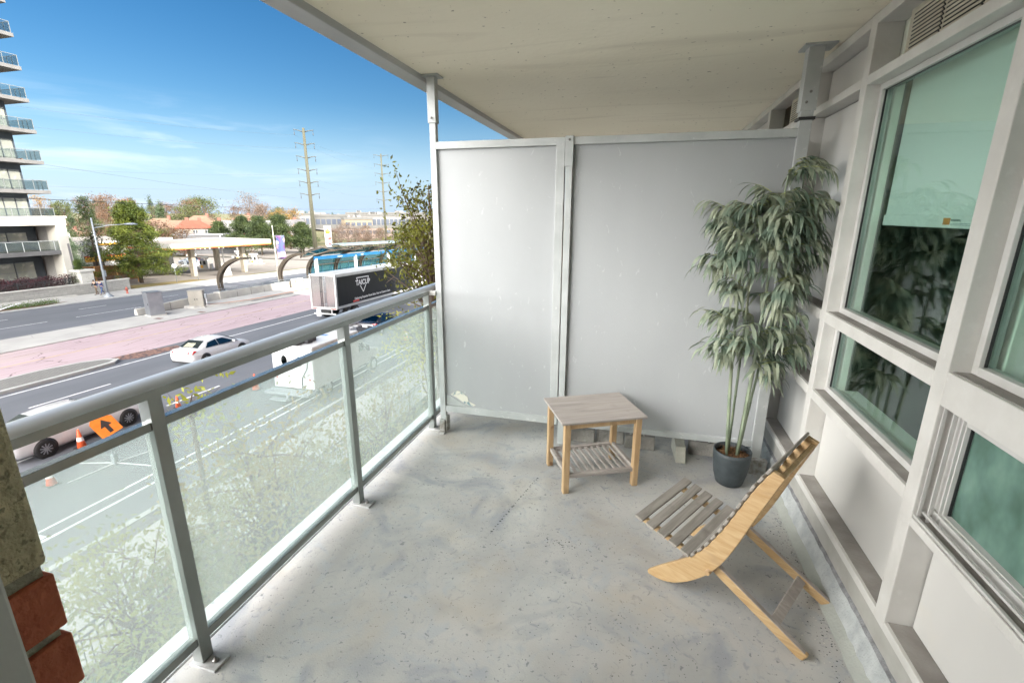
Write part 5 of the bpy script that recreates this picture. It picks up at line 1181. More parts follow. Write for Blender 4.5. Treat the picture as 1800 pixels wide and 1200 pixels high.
m = MB(); m.box(-1.22, 1.22, TL+.9, TL+3.2, 1.0, 3.6); m.box(-1.0, 1.0, TL+3.2, TL+4.6, .8, 2.1); m.build('cab', white, tk, bevel=.15)
for y in (TL+.3, TL+3.9):
    for s_ in (-1, 1): wheel(tk, s_*1.08, y, .50, .4, s_, 8)
whp = mat('logo_white', (.75, .75, .75), rough=.5)
ML = lambda y, z: Matrix.Translation((1.298, y, z))@Matrix.Rotation(R(90), 4, 'Z')@Matrix.Rotation(R(90), 4, 'X')
m = MB()
tri = [(3.35, 3.52), (5.55, 3.52), (4.45, 2.12)]
for a, b in zip(tri, tri[1:]+tri[:1]): m.bar((1.299, a[0], a[1]), (1.299, b[0], b[1]), .006, .09, up=(0, b[1]-a[1], -(b[0]-a[0])))
m.build('logo_triangle', whp, tk)
m = MB(); m.box(1.297, 1.3035, 2.75, 6.2, 2.78, 3.3); m.build('logo_plate', blackp, tk)
lo_ = text('logo_text', 'TAICUP', .66, whp, tk, Matrix.Translation((.007, 0, 0))@ML(4.45, 3.03), ext=.002, bold=.018, sx_=1.12)
text('slogan_text', 'Delivering Exquisite Home Sales, Near to Coast to Coast', .30, whp, tk, ML(6.3, 1.62), ext=.002, bold=.004, sx_=.98)
m = MB(); m.box(1.297, 1.30, 2.6, 3.6, 1.34, 1.50); m.build('red_mark', redt, tk)

# white service truck
vn = thing('utility_truck', 'white box bodied utility truck with a rear step parked in the coned off lane', 'utility truck', onroad(-15.25, 17.9), R(1.36)); tilt(vn)
vw = mat('service_white', (0.560, 0.568, 0.568), (0.496, 0.512, 0.512), scale=1.2, rough=.35)
def vb(nm, x0, x1, y0, y1, z0, z1, mt=vw, bev=.03): m = MB(); m.box(x0, x1, y0, y1, z0, z1); return m.build(nm, mt, vn, bevel=bev)
vb('box_body', -1.12, 1.12, 0, 4.0, .62, 2.72, bev=.06)
m = MB(); m.loft([[(-1.0, y, .6), (1.0, y, .6), (1.0, y, zz), (-1.0, y, zz)] for y, zz in ((4.01, 2.1), (4.5, 2.08), (5.15, 1.45), (6.2, 1.22), (6.4, .9))], smooth=False); m.build('cab', vw, vn, bevel=.05)
m = MB(); m.prism([(-.88, 4.58, 2.03), (.88, 4.58, 2.03), (.88, 5.12, 1.50), (-.88, 5.12, 1.50)], (0, .012, .012)); m.build('windscreen', cglass, vn)
for s_ in (-1, 1):
    m = MB(); m.prism([(s_*1.0, 4.12, 1.42), (s_*1.0, 4.12, 1.95), (s_*1.0, 4.5, 1.92), (s_*1.0, 4.98, 1.45)], (s_*.012, 0, 0)); m.build('side_window', cglass, vn)
    m = MB(); m.box(s_*1.2-.08, s_*1.2+.08, 4.7, 4.8, 1.4, 1.75); m.build('mirror', darkm, vn)
    for y in (1.1, 5.5): wheel(vn, s_*.93, y, .42, .3, s_, 8)
    m = MB(); m.box(min(.02*s_, .80*s_), max(.02*s_, .80*s_), -.02, -.001, .75, 2.45); d_ = m.build('rear_door', vw, vn, bevel=.01)
    m = MB(); m.loft([[(s_*.42+.16*math.cos(a)*k, -.030, 2.0+.24*math.sin(a)*k) for a in np.linspace(0, 6.283, 17)[:-1]] for k in (1.0,)]+[[(s_*.42+.16*math.cos(a), -.021, 2.0+.24*math.sin(a)) for a in np.linspace(0, 6.283, 17)[:-1]]]); m.build('door_window', cglass, d_)
    for x in (.90, 1.03):
        m = MB(); m.lathe((0, 0, 0), [(.055, 0), (.05, .02), (.001, .025)], 12); m.build('lamp', redl if x < 1 else rimm, vn, mtx=Matrix.Translation((s_*x, -.003, 1.12))@Matrix.Rotation(R(90), 4, 'X'))
vb('number_plate', .2, .5, -.034, -.022, 1.05, 1.2, platem, 0); vb('rear_step', -1.2, 1.2, -.62, -.02, .48, .60, steelg, .01); vb('low_step', -.7, .2, -.95, -.64, .30, .36, steelg, .01)
vb('step_bracket', .0, .12, -.64, 0, .36, .48, steelg, .01)
m = MB(); m.tube([(.95, -.08, 2.2), (.90, -.16, 1.7), (.6, -.14, 1.25), (.52, -.1, .7)], .03, 8); m.build('hose', darkm, vn)
for k, (y, x) in enumerate(((.25, -.1), (.75, .12), (1.2, .0))):
    m = MB(); m.box(x-.42, x+.42, y-.2, y+.2, 2.73, 3.0); m.lathe((x, y, 3.0), [(.16, 0), (.14, .12), (.05, .16)], 10); m.build('roof_equipment', mat('black_rubber', (.025, .025, .03), (.05, .05, .055), scale=9, rough=.7), vn, bevel=.04)
m = MB()
for y in (3.4, 3.7, 4.2, 4.5): m.bar((-.9, y, 2.80), (.8, y+.35, 2.85), .12, .10)
m.tube([(-.8, 3.3, 2.85), (.2, 4.9, 2.95)], .07, 8); m.tube([(-.3, 3.3, 2.85), (.7, 4.7, 2.95)], .06, 8)
m.build('roof_rack_gear', mat('gear_grey', (.16, .17, .19), (.4, .41, .42), scale=6, rough=.5), vn)
vb('blue_badge', -.2, .25, 2.4, 2.6, 2.721, 2.73, mat('badge_blue', (.05, .2, .5), rough=.5), 0)

# ------------------------------------------------------------------ cones and the arrow sign
coneo = mat('cone_orange', (.85, .16, .05), (.75, .12, .04), rough=.5)
def cone(label, x, y, h=.75):
    t = thing('traffic_cone', label, 'traffic cone', (x, y, G(y)-.05), 0, 'cones along the closed lane'); k = h/.75
    m = MB(); m.box(-.19*k, .19*k, -.19*k, .19*k, 0, .035); m.build('cone_base', mat('cone_base_black', (.03, .03, .03), rough=.8), t, bevel=.01)
    m = MB(); m.lathe((0, 0, 0), [(.15*k, .035), (.03*k, .75*k), (.02*k, .75*k)], 20); q = m.build('cone_body', coneo, t)
    m = MB(); m.lathe((0, 0, 0), [(.110*k+.003, .30*k), (.085*k+.003, .45*k)], 20, cap=False); m.build('reflective_band', mat('band_white', (.75, .72, .70), rough=.4), q)
cone('orange cone behind the second glass pane near the utility truck', -18.7, 18.65, .85); cone('tall orange cone beyond the third glass pane', -16.5, 30.8, 1.0)
cone('orange and white cone beside the passing white saloon', -19.9, 11.4, .75); cone('small orange cone by the leafy sprig above the middle rail', -20.2, 15.6, .6); cone('orange cone below the railing at the far left', -17.9, 9.2, .7)
sg = thing('arrow_sign', 'orange diamond roadwork sign with a black arrow on a spring stand', 'road sign', (-17.3, 10.75, G(10.75)-.05), R(0))
m = MB()
for a in (12, 78, 192, 258):
    c_, s_ = math.cos(R(a)), math.sin(R(a)); m.bar((.05*c_, .05*s_, .10), (1.35*c_, 1.35*s_, .03), .035, .03)
m.build('stand_legs', mat('stand_alu', (.7, .7, .7), rough=.4, metal=.3), sg)
m = MB(); m.box(-.07, .07, -.07, .07, .04, .45); m.tube([(0, 0, .45), (-.02, 0, .95)], .03, 8); m.build('stand_post', steelg, sg)
S_ = .62
Msg = Matrix.Translation((-.05, 0, 1.5))@Matrix.Rotation(R(62), 4, 'Z')@Matrix.Rotation(R(90), 4, 'X')@Matrix.Rotation(R(24), 4, 'Z')
dpoly = [(-.40, -.46), (.40, -.46), (.40, .28), (.14, .50), (-.28, .50), (-.40, .36)]
Msg = Msg@Matrix.Scale(.80, 4)
m = MB(); m.prism([(x, y, 0) for x, y in dpoly], (0, 0, .012)); m.build('sign_board', mat('sign_orange', (.90, .24, .03), (.85, .20, .02), rough=.5), sg, mtx=Msg)
m = MB(); m.prism([(x, y, .0125) for x, y in [(-.05, -.36), (.10, -.36), (.10, -.02), (.24, -.02), (.02, .34), (-.20, -.02), (-.05, -.02)]], (0, 0, .003)); m.build('arrow', mat('sign_black', (.04, .03, .03), rough=.6), sg, mtx=Msg)

# ------------------------------------------------------------------ filling station
gs = thing('station_canopy', 'white and orange filling station canopy on square columns', 'canopy', (-80, 72, G(72)))
yel = mat('yellow_band', (.85, .45, .04), rough=.5); rdb = mat('red_band', (.62, .06, .03), rough=.5); canw = mat('canopy_white', (0.535, 0.520, 0.491), (0.491, 0.477, 0.448), rough=.5); roofg = mat('roof_gravel', (.25, .22, .19), (.19, .17, .15), scale=.4, rough=1)
A = Vector((-68.0, 56.0)); B = Vector((-64.8, 72.6)); nrm = Vector((-(B-A).y, (B-A).x)).normalized(); Dp = nrm*13.5
def quadz(nm, pts, z0, z1, mt): m = MB(); m.prism([(p.x, p.y, z0) for p in pts], (0, 0, z1-z0)); return m.build(nm, mt, gs, world=True)
A2, B2 = A+Dp, B+Dp; u_ = (B-A).normalized()
quadz('canopy_deck', [A, B, B2, A2], -3.75, -3.05, canw); quadz('roof_surface', [A+nrm*.3+u_*.3, B+nrm*.3-u_*.3, B2-nrm*.3-u_*.3, A2-nrm*.3+u_*.3], -3.0, -2.98, roofg)
o2 = -nrm*.05
for (P, Q) in ((A, B), (B2, A2), (A2, A), (B, B2)):
    dn = (Q-P).normalized(); on = Vector((dn.y, -dn.x))*.04
    quadz('fascia', [P+on, Q+on, Q+on*2, P+on*2], -3.72, -2.95, canw); quadz('yellow_band', [P+on*2.1, Q+on*2.1, Q+on*2.6, P+on*2.6], -3.74, -3.60, yel); quadz('red_band', [P+on*2.1, Q+on*2.1, Q+on*2.9, P+on*2.9], -3.82, -3.745, rdb)
for (a, b) in ((.28, .25), (.28, .8), (.80, .25), (.80, .8)):
    c_ = A+(B-A)*a+Dp*b; m = MB(); m.box(c_.x-.35, c_.x+.35, c_.y-.35, c_.y+.35, G(c_.y), -3.76); m.build('column', mat('column_beige', (0.375, 0.330, 0.255), (0.315, 0.277, 0.217), rough=.7), gs, world=True)
def pump(label, x, y, rz):
    t = thing('fuel_pump', label, 'fuel pump', (x, y, G(y)), rz, 'fuel pumps under the canopy')
    m = MB(); m.box(-2.0, 2.0, -.6, .6, 0, .16); m.build('island', conc, t, bevel=.03); m = MB(); m.box(-.55, .55, -.28, .28, .16, 1.75); m.build('pump_body', canw, t, bevel=.03)
    m = MB(); m.box(-.8, .8, -.36, .36, 1.95, 2.3); m.build('topper', mat('topper_white', (.7, .66, .6), rough=.5), t, bevel=.03); m = MB(); m.box(-.5, -.05, -.30, -.285, .3, .8); m.box(-.5, .5, .285, .30, .3, .8); m.build('yellow_panel', yel, t)
    m = MB(); m.box(.05, .5, -.30, -.285, .9, 1.6); m.box(-.6, -.3, -.31, -.29, 1.0, 1.6); m.build('display', darkm, t); m = MB(); m.box(-.7, -.2, -.37, -.362, 2.05, 2.2); m.build('red_strip', rdb, t)
    for s_ in (-1, 1): m = MB(); m.box(s_*.5-.04, s_*.5+.04, -.1, .1, 1.7, 2.0); m.build('topper_leg', steelg, t)
    for x2, mt in ((1.3, white), (-1.4, steelg)): m = MB(); m.box(x2-.22, x2+.22, -.22, .22, .16, 1.05); m.build('waste_box', mt, t, bevel=.03)
pump('fuel pump nearest the road at the left canopy column', -79.2, 71.2, R(20)); pump('fuel pump farther back to the left of the dark blue car', -88.5, 77.0, R(20)); pump('fuel pump nearest the road under the right end of the canopy', -80.5, 84.8, R(20)); pump('fuel pump at the back under the right end of the canopy', -92, 92.5, R(20))
shp = thing('station_shop', 'low white filling station shop with yellow stripes behind the pines', 'shop', (-88, 56, G(56)))
def shb(nm, x0, x1, y0, y1, z0, z1, mt, bev=0): m = MB(); m.box(x0, x1, y0, y1, z0, z1); return m.build(nm, mt, shp, world=True, bevel=bev)
shb('shop_wall', -95, -80, 47, 66.0, -8.9, -3.2, canw); shb('roof', -95.3, -79.7, 46.7, 66.3, -3.2, -2.6, mat('shop_fascia', (.66, .64, .62), (.6, .58, .56), rough=.6)); shb('roof_top', -95, -80, 47, 66, -2.6, -2.55, roofg)
shb('yellow_stripe', -79.98, -79.9, 52, 65.9, -5.6, -4.9, yel); shb('red_stripe', -79.98, -79.88, 52, 65.9, -4.9, -4.75, rdb); shb('yellow_fascia', -79.68, -79.62, 54, 58.5, -3.2, -2.95, yel)
shb('shop_door', -79.98, -79.93, 53.0, 54.6, -7.6, -3.6, mat('door_dark', (.10, .085, .07), rough=.5)); shb('glazing', -79.98, -79.92, 57, 65, -7.6, -5.8, cglass)
for y in (49, 51.5, 55.2, 59): shb('roof_unit', -88, -87.5, y, y+.4, -2.55, -1.5, canw)
sg2 = thing('price_sign', 'tall white filling station price sign with a yellow disc', 'sign', (-103, 142, G(142)))
Ms = Matrix.Rotation(R(38), 4, 'Z')
def s2(nm, x0, x1, y0, y1, z0, z1, mt, par=sg2): m = MB(); m.box(x0, x1, y0, y1, z0, z1); return m.build(nm, mt, par, mtx=Ms)
s2('sign_box', -1.05, 1.05, -.3, .3, 0, 7.6, mat('sign_grey_white', (.62, .62, .64), (.56, .56, .58), rough=.5)); s2('price_panel', -.95, .95, -.33, -.301, 1.0, 3.0, mat('price_maroon', (.40, .05, .07), (.55, .45, .45), scale=1.5, rough=.5)); s2('red_panel', -.1, .95, -.33, -.301, 3.1, 3.8, rdb)
m = MB(); m.lathe((0, 0, 0), [(.78, 0), (.78, .03), (.001, .03)], 28); m.build('yellow_disc', yel, sg2, mtx=Ms@Matrix.Translation((-.05, -.302, 5.7))@Matrix.Rotation(R(90), 4, 'X'))
m = MB(); m.lathe((0, 0, 0), [(.84, 0), (.84, .012), (.001, .012)], 28); m.build('red_ring', rdb, sg2, mtx=Ms@Matrix.Translation((-.05, -.301, 5.7))@Matrix.Rotation(R(90), 4, 'X'))
m = MB()
for k in range(7):
    a = R(30+20*k); m.bar((-.05, -.345, 5.25), (-.05+.85*math.cos(a)*.75, -.345, 5.25+.9*math.sin(a)*1.1), .02, .02)
m.build('shell_ribs', rdb, sg2, mtx=Ms)
wl = thing('forecourt_lamp', 'thin white lamp post standing in front of the canopy', 'lamp post', (-73.5, 70.3, G(70)))
m = MB(); m.tube([(0, 0, 0), (0, 0, 6.4)], [.12, .08], 8); m.build('pole', white, wl); m = MB(); m.box(-.5, .5, -.12, .12, 6.4, 6.52); m.build('lamp_head', white, wl)
ws = thing('direction_sign', 'plain white slab sign on the verge before the forecourt', 'sign', (-66.5, 63.8, G(63.8)))
m = MB(); m.prism([(-.75, -.15, 0), (.75, -.15, 0), (.5, -.15, 2.0), (-.6, -.15, 2.0)], (0, .3, 0)); m.build('slab', canw, ws, bevel=.02, mtx=Matrix.Rotation(R(50), 4, 'Z'))
for (x, y, lab) in ((-64.6, 53.2, 'left traffic sign pole on the verge near the shop corner'), (-64.2, 56.4, 'right traffic sign pole on the verge near the shop corner')):
    t = thing('sign_pole', lab, 'sign pole', (x, y, G(y)), 0); m = MB(); m.tube([(0, 0, 0), (0, 0, 2.6)], .035, 6); m.build('pole', steelg, t); m = MB(); m.lathe((0, 0, 0), [(.3, 0), (.3, .02), (.001, .02)], 14); m.build('sign_disc', white, t, mtx=Matrix.Translation((0.05, -.03, 2.4))@Matrix.Rotation(R(50), 4, 'Z')@Matrix.Rotation(R(90), 4, 'X'))
# brown fence
bf = thing('timber_fence', 'brown timber board fence behind the stone wall', 'fence', (-72, 47, G(47)))
bw_ = brickmat('fence_boards', (.25, .12, .05), (.20, .10, .04), (.06, .03, .015), .16, 4.0, .012, axis='yz', bump=.3)
P0, P1 = Vector((-72.6, 45.2)), Vector((-71.0, 52.6))
m = MB(); m.bar((P0.x, P0.y, -6.45), (P1.x, P1.y, -6.75), .06, 2.0); m.build('boards', bw_, bf, world=True)
for k in range(4):
    q = P0+(P1-P0)*k/3; m = MB(); m.box(q.x-.02, q.x+.16, q.y-.08, q.y+.08, -8.2, -5.38-.1*k); m.build('post', mat('fence_post_wood', (.50, .27, .10), rough=.7), bf, world=True)
m = MB(); m.bar((P0.x, P0.y, -5.42), (P1.x, P1.y, -5.72), .14, .06); m.build('top_rail', MATS['fence_post_wood'], bf, world=True)

# ------------------------------------------------------------------ utility poles and wires
woodp = mat('pale_pole', (0.063, 0.061, 0.037), (0.050, 0.048, 0.029), scale=2, rough=.8, stretch=(1, 1, .2))
def upole(label, x, y, zt, zb, levels, arm_=2.3, rb=.55, rt=.28):
    t = thing('utility_pole', label, 'utility pole', (x, y, zb), 0, 'tall utility poles'); h = zt-zb
    m = MB(); m.tube([(0, 0, 0), (0, 0, h*.5), (0, 0, h)], [rb, (rb+rt)/2, rt], 12); m.build('pole', woodp, t)
    ax = Vector((.86, .50, 0)); res = []
    for z in levels:
        for s_ in (-1, 1):
            m = MB(); q = ax*s_*arm_; m.tube([(0, 0, z-zb-.2), (q.x*.5, q.y*.5, z-zb+.15), (q.x, q.y, z-zb+.35)], [.13, .1, .06], 6)
            a_ = m.build('arm', mat('arm_dark', (.06, .06, .05), rough=.6), t)
            m = MB(); m.lathe((q.x*.9, q.y*.9, z-zb-.9), [(.04, 0), (.12, .1), (.04, .2), (.12, .3), (.04, .4), (.12, .5), (.04, .6), (.05, 1.1)], 8); m.build('insulator', darkm, a_)
            res.append(Vector((x, y, z-.9))+q*.9)
    return res
zl = [20.2, 17.3, 14.4, 11.5, 8.7, 5.9]
A1 = upole('nearer tall pale utility pole with six pairs of short arms', -78.9, 103.3, 20.9, G(103), zl)
zl2 = [22.9, 19.6, 16.3, 13.0, 9.8, 6.6]
A2_ = upole('farther thin utility pole left of the leafy tree by the divider', -99.2, 173.7, 23.6, T(-99, 174), zl2, 2.9, .5, .26)
wm = mat('wire_dark', (.07, .07, .07), rough=.5)
def wire(name, label, a, b, sag, rad=.02, group='overhead wires'):
    a = Vector(a); b = Vector(b); pts = []
    for i in range(33):
        t_ = i/32; p = a.lerp(b, t_); p.z -= sag*4*t_*(1-t_); pts.append(p-a)
    t = thing(name, label, 'wire', a, 0, group); m = MB(); m.tube(pts, rad, 4, cap=False); m.build('cable', wm, t)
    return a, b, sag
for k in range(0, 12, 3): wire('overhead_wire', 'faint overhead power line crossing the sky between the tall pole and the left edge', A1[k], (-106+k*.1, 5, A1[k].z+.3), 2.4, .014)
for k in range(0, 12, 3): wire('overhead_wire', 'faint overhead power line crossing the sky between the tall poles', A1[k], A2_[k], 1.6, .012, 'wires between the tall poles')
a, b, sg_ = wire('overhead_wire', 'power line that carries the orange marker ball', A1[10], (-66, 4, 10.6), 1.0, .016, None)
t_ = .61; p = a.lerp(b, t_); p.z -= sg_*4*t_*(1-t_)
mbl = thing('marker_ball', 'small orange marker ball hanging on a power line in the sky', 'marker ball', p); m = MB(); m.lathe((0, 0, -.3), [(.001, 0), (.18, .06), (.29, .2), (.32, .3), (.29, .42), (.18, .55), (.001, .6)], 14, cap=False); m.build('ball', mat('ball_orange', (.75, .22, .05), rough=.5), mbl)
wire('street_cable', 'thick dark cable sagging over the far trees at the left', (-40.5, -5, 3.4), (-92, 158, 3.2), .9, .035, None)

# ------------------------------------------------------------------ houses
roofs = {'red': mat('roof_red', (0.209, 0.052, 0.029), (0.162, 0.041, 0.023), scale=.8, rough=.9), 'brown': mat('roof_brown', (0.151, 0.093, 0.058), (0.116, 0.070, 0.046), scale=.8, rough=.9), 'grey': mat('roof_grey', (0.116, 0.110, 0.110), (0.087, 0.084, 0.084), scale=.8, rough=.9), 'pale': mat('roof_pale', (0.165, 0.157, 0.148), (0.139, 0.131, 0.126), scale=.8, rough=.9)}
walls = {'pink': mat('wall_pink_brick', (0.209, 0.139, 0.111), (0.176, 0.116, 0.093), scale=1, rough=.9), 'cream': mat('wall_cream', (0.241, 0.213, 0.176), (0.213, 0.186, 0.153), scale=1, rough=.9), 'white': mat('wall_white', (0.269, 0.260, 0.241), (0.232, 0.223, 0.209), scale=1, rough=.9), 'brick': mat('wall_red_brick', (0.174, 0.075, 0.052), (0.139, 0.058, 0.041), scale=1, rough=.9)}
def house(label, x, y, z, w_, d_, h_, rf, wl_, rz, hip=True, group='houses beyond the filling station'):
    t = thing('house', label, 'house', (x, y, z), rz, group); rh_ = h_*.42
    m = MB(); m.box(-w_/2, w_/2, -d_/2, d_/2, -3, h_); m.build('wall', walls[wl_], t)
    e = .45; ins = w_*.32 if hip else 0
    m = MB(); v = [(-w_/2-e, -d_/2-e, h_-.1), (w_/2+e, -d_/2-e, h_-.1), (w_/2+e, d_/2+e, h_-.1), (-w_/2-e, d_/2+e, h_-.1), (-w_/2-e+ins, 0, h_+rh_), (w_/2+e-ins, 0, h_+rh_)]
    m.add(v, [(0, 1, 5, 4), (2, 3, 4, 5), (1, 2, 5), (3, 0, 4), (0, 3, 2, 1)]); r_ = m.build('roof', roofs[rf], t)
    m = MB(); m.box(w_*.2, w_*.2+.9, .3, 1.1, h_+rh_*.4, h_+rh_+.8); m.build('chimney', walls['brick'], r_)
    for k in range(3):
        for z0 in (.9, 3.5):
            if z0+1.3 < h_:
                xx = -w_/2+w_*(k+.5)/3; m = MB(); m.box(xx-.55, xx+.55, -d_/2-.04, -d_/2-.005, z0, z0+1.3); q = m.build('window', mat('house_pane', (.06, .07, .08), rough=.1), t)
                m = MB(); m.box(xx-.66, xx+.66, -d_/2-.07, -d_/2-.041, z0-.12, z0); m.box(xx-.03, xx+.03, -d_/2-.07, -d_/2-.041, z0, z0+1.3); m.build('window_frame', white, q)
    m = MB(); m.box(-.5, .5, -d_/2-.06, -d_/2-.01, 0, 2.1); m.build('door', mat('house_door', (.2, .1, .06), rough=.6), t)
    return t
def ray_pt(px, rng_):   # bearing (radians west of north) and range to x, y
    return -rng_*math.sin(px), rng_*math.cos(px)
hs_ = [(49.6, 185, 'brown', 'pink', 'leftmost pink walled house beyond the canopy roof', 9.5), (48.5, 183, 'red', 'cream', 'house with the bright red hip roof beyond the canopy', 9.5), (46.9, 186, 'brown', 'cream', 'cream house with a tan roof right of the red roofed one', 10), (45.4, 190, 'pale', 'white', 'house with a pale grey roof in the middle of the row', 9.5),
       (44.2, 183, 'pale', 'white', 'white gabled house over the right half of the canopy', 9.5), (42.9, 188, 'grey', 'cream', 'house with a dark grey roof near the right end of the row', 9), (41.5, 184, 'pale', 'brick', 'red brick house with a pale roof at the right of the row', 9.5), (39.9, 198, 'grey', 'white', 'white gabled house set farther back above the pines', 11),
       (47.7, 225, 'brown', 'pink', 'small pink house on the slope above the tan roofed one', 9), (44.0, 235, 'brown', 'cream', 'brown roofed house half hidden in the trees up the slope', 9), (50.9, 205, 'brown', 'cream', 'brown roofed house just right of the large pine', 9)]
for i, (b_, rr, rf, wl_, lab, w_) in enumerate(hs_):
    x, y = ray_pt(R(b_), rr); house(lab, x, y, T(x, y)+1.5, w_, 9, 5.4, rf, wl_, R(b_+(8 if i % 2 else -14)), hip=(i not in (4, 7)))
for b_, rr, rf, lab in ((60.6, 165, 'red', 'long red roofed house above the shop roof at the left'), (62.8, 172, 'pale', 'pale roofed house left of the long red roof'), (58.2, 178, 'brown', 'brown roofed house behind the street lamp'), (61.5, 240, 'brown', 'small brown roofed house high on the left ridge'), (63.5, 230, 'pale', 'small pale roofed house at the far left of the ridge')):
    x, y = ray_pt(R(b_), rr); house(lab, x, y, T(x, y)-.6, 14, 9, 5.0, rf, 'pink', R(b_), group='houses on the left ridge')
# dark pavilion with slatted skylight, and the long commercial buildings at the right
pv = thing('pavilion', 'dark low building with a slanted white barred skylight behind the canopy', 'building', (-118, 108, 0))
def tower(nm, par, mt, x0, x1, y0, y1, z0, z1, mtx): m = MB(); m.box(x0, x1, y0, y1, z0, z1); return m.build(nm, mt, par, mtx=mtx)
x, y = ray_pt(R(47.6), 158); pv.location = (x, y, T(x, y)-1.6); Mr = Matrix.Rotation(R(47.6), 4, 'Z')
tower('wall', pv, mat('pavilion_dark', (.11, .11, .115), (.09, .09, .095), rough=.8), -7.2, 7.2, 0, 8, -1, 6.9, Mr); tower('roof_edge', pv, mat('pavilion_edge', (.2, .2, .2), rough=.7), -7.4, 7.4, -.2, 8.2, 6.9, 7.3, Mr)
m = MB(); m.prism([(-5.5, -.05, 3.2), (5.0, -.05, 3.2), (4.2, -.05, 5.8), (-2.8, -.05, 5.8)], (0, -.25, 0)); sk = m.build('skylight', mat('skylight_dark', (.05, .05, .055), rough=.3), pv, mtx=Mr)
m = MB()
for k in range(9): m.bar((-4.9+k*1.12, -.33, 3.2), (-2.9+k*.88, -.33, 5.8), .28, .1, up=(0, 1, 0))
m.build('skylight_bars', canw, sk, mtx=Mr)
flatw = mat('flat_roof_white', (0.094, 0.089, 0.081), (0.081, 0.079, 0.072), scale=.2, rough=.8); offw = mat('office_wall', (0.152, 0.144, 0.135), (0.127, 0.123, 0.114), scale=.3, rough=.8); offt = mat('office_tan', (0.213, 0.166, 0.102), (0.185, 0.143, 0.088), scale=.3, rough=.8); offd = mat('office_glass', (.06, .07, .09), rough=.15)
def office(label, b_, rr, w_, d_, h_, mt, zoff=0, nwin=10, rz=0, roofunits=3):
    x, y = ray_pt(R(b_), rr); t = thing('office_building', label, 'building', (x, y, T(x, y)+zoff), R(b_+rz), 'low commercial buildings in the distance')
    m = MB(); m.box(-w_/2, w_/2, 0, d_, -4, h_); m.build('wall', mt, t)
    m = MB(); m.box(-w_/2-.3, w_/2+.3, -.3, d_+.3, h_, h_+1.1); r_ = m.build('roof', flatw, t)
    rg = random.Random(int(b_*100))
    for k in range(roofunits): q = rg.uniform(-w_*.4, w_*.4); m = MB(); m.box(q, q+rg.uniform(1.5, 4), d_*.3, d_*.5, h_+1.1, h_+2.3); m.build('roof_unit', offw, r_)
    for k in range(nwin):
        a = -w_/2+w_*(k+.12)/nwin; bb = -w_/2+w_*(k+.88)/nwin
        m = MB(); m.box(a, bb, -.12, -.02, h_*.42, h_*.80); m.build('window', offd, t)
    return t
office('white roofed two storey building just left of the nearer utility pole', 36.3, 300, 26, 20, 7.6, mat('office_white', (0.098, 0.096, 0.088), (0.085, 0.084, 0.078), scale=.3, rough=.8), 0, 9, 6)
office('dark glazed block at the left end of the commercial row', 38.1, 290, 9, 16, 8.4, offw, 0, 4, 6); office('wide pale roofed warehouse on the horizon left of the nearer pole', 36.0, 420, 52, 30, 7.5, flatw, -1.6, 12, 3, 6)
office('tan building behind the price sign', 32.6, 270, 14, 16, 6.8, offt, 0, 5, 8); office('grey office with ribbon windows left of the farther pole', 30.2, 285, 24, 18, 8.2, offw, 0, 10, 8)
office('white roofed warehouse behind the ribbon window office', 29.5, 390, 60, 36, 8.4, flatw, 0, 10, 4, 7); office('long grey office partly behind the tall leafy tree', 26.0, 300, 30, 20, 7.6, offw, 0, 12, 8); office('pale building low behind the leafy tree', 23.8, 260, 26, 16, 6.4, flatw, 0, 9, 8)
office('low pink shop row with slanted awnings beyond the parked cars', 30.5, 232, 34, 10, 4.3, mat('shop_pink', (0.222, 0.166, 0.139), (0.194, 0.143, 0.120), scale=.4, rough=.8), 0, 12, 10, 0)
# ------------------------------------------------------------------ parked cars far off
proto = None
rg = random.Random(9)
cols_ = [paintw_c, greyp, darkp, mat('white_far_car', (.66, .66, .66), rough=.3), navyp, mat('red_far_car', (.35, .04, .04), rough=.3)]
names_ = ['white', 'silver', 'black', 'off white', 'dark blue', 'dark red']
protos = []
for k, mt in enumerate(cols_):
    m = MB()
    secs = []
    for yy, hw, zl_, zt in ((-2.2, .8, .35, .9), (-1.7, .88, .2, 1.0), (-1.0, .88, .2, 1.4), (.3, .88, .2, 1.42), (1.1, .88, .2, .98), (2.2, .8, .3, .7)): secs.append([(-hw, yy, zl_), (-hw, yy, min(zt, .9)), (-hw*.75, yy, zt), (hw*.75, yy, zt), (hw, yy, min(zt, .9)), (hw, yy, zl_)])
    m.loft(secs, smooth=False); o = m.build('distant_car', mt); me = o.data; me.materials.append(offd)
    for p in me.polygons:
        c = p.center
        if 1.0 < c.z < 1.38 and abs(p.normal.z) < .9: p.material_index = 1
    protos.append(o)
spots = []
for row, (rr, n_) in enumerate(((243, 11), (262, 12), (292, 10))):
    for k in range(n_): spots.append((33.2-k*.78-row*.2, rr+k*.3))
for i, (b_, rr) in enumerate(spots):
    k = rg.randrange(6); o = protos[k] if protos[k].get('category') is None else protos[k].copy()
    if o is not protos[k]: C.objects.link(o)
    x, y = ray_pt(R(b_), rr); o.location = (x, y, T(x, y)+.26); o.rotation_euler = (0, 0, R(b_+rg.choice([20, 22, 200])))
    tag(o, f'tiny {names_[k]} car parked in the distant lot behind the price sign', 'car', 'cars in the distant parking lot')
for k, o in enumerate(protos):
    if o.get('category') is None: bpy.data.objects.remove(o)
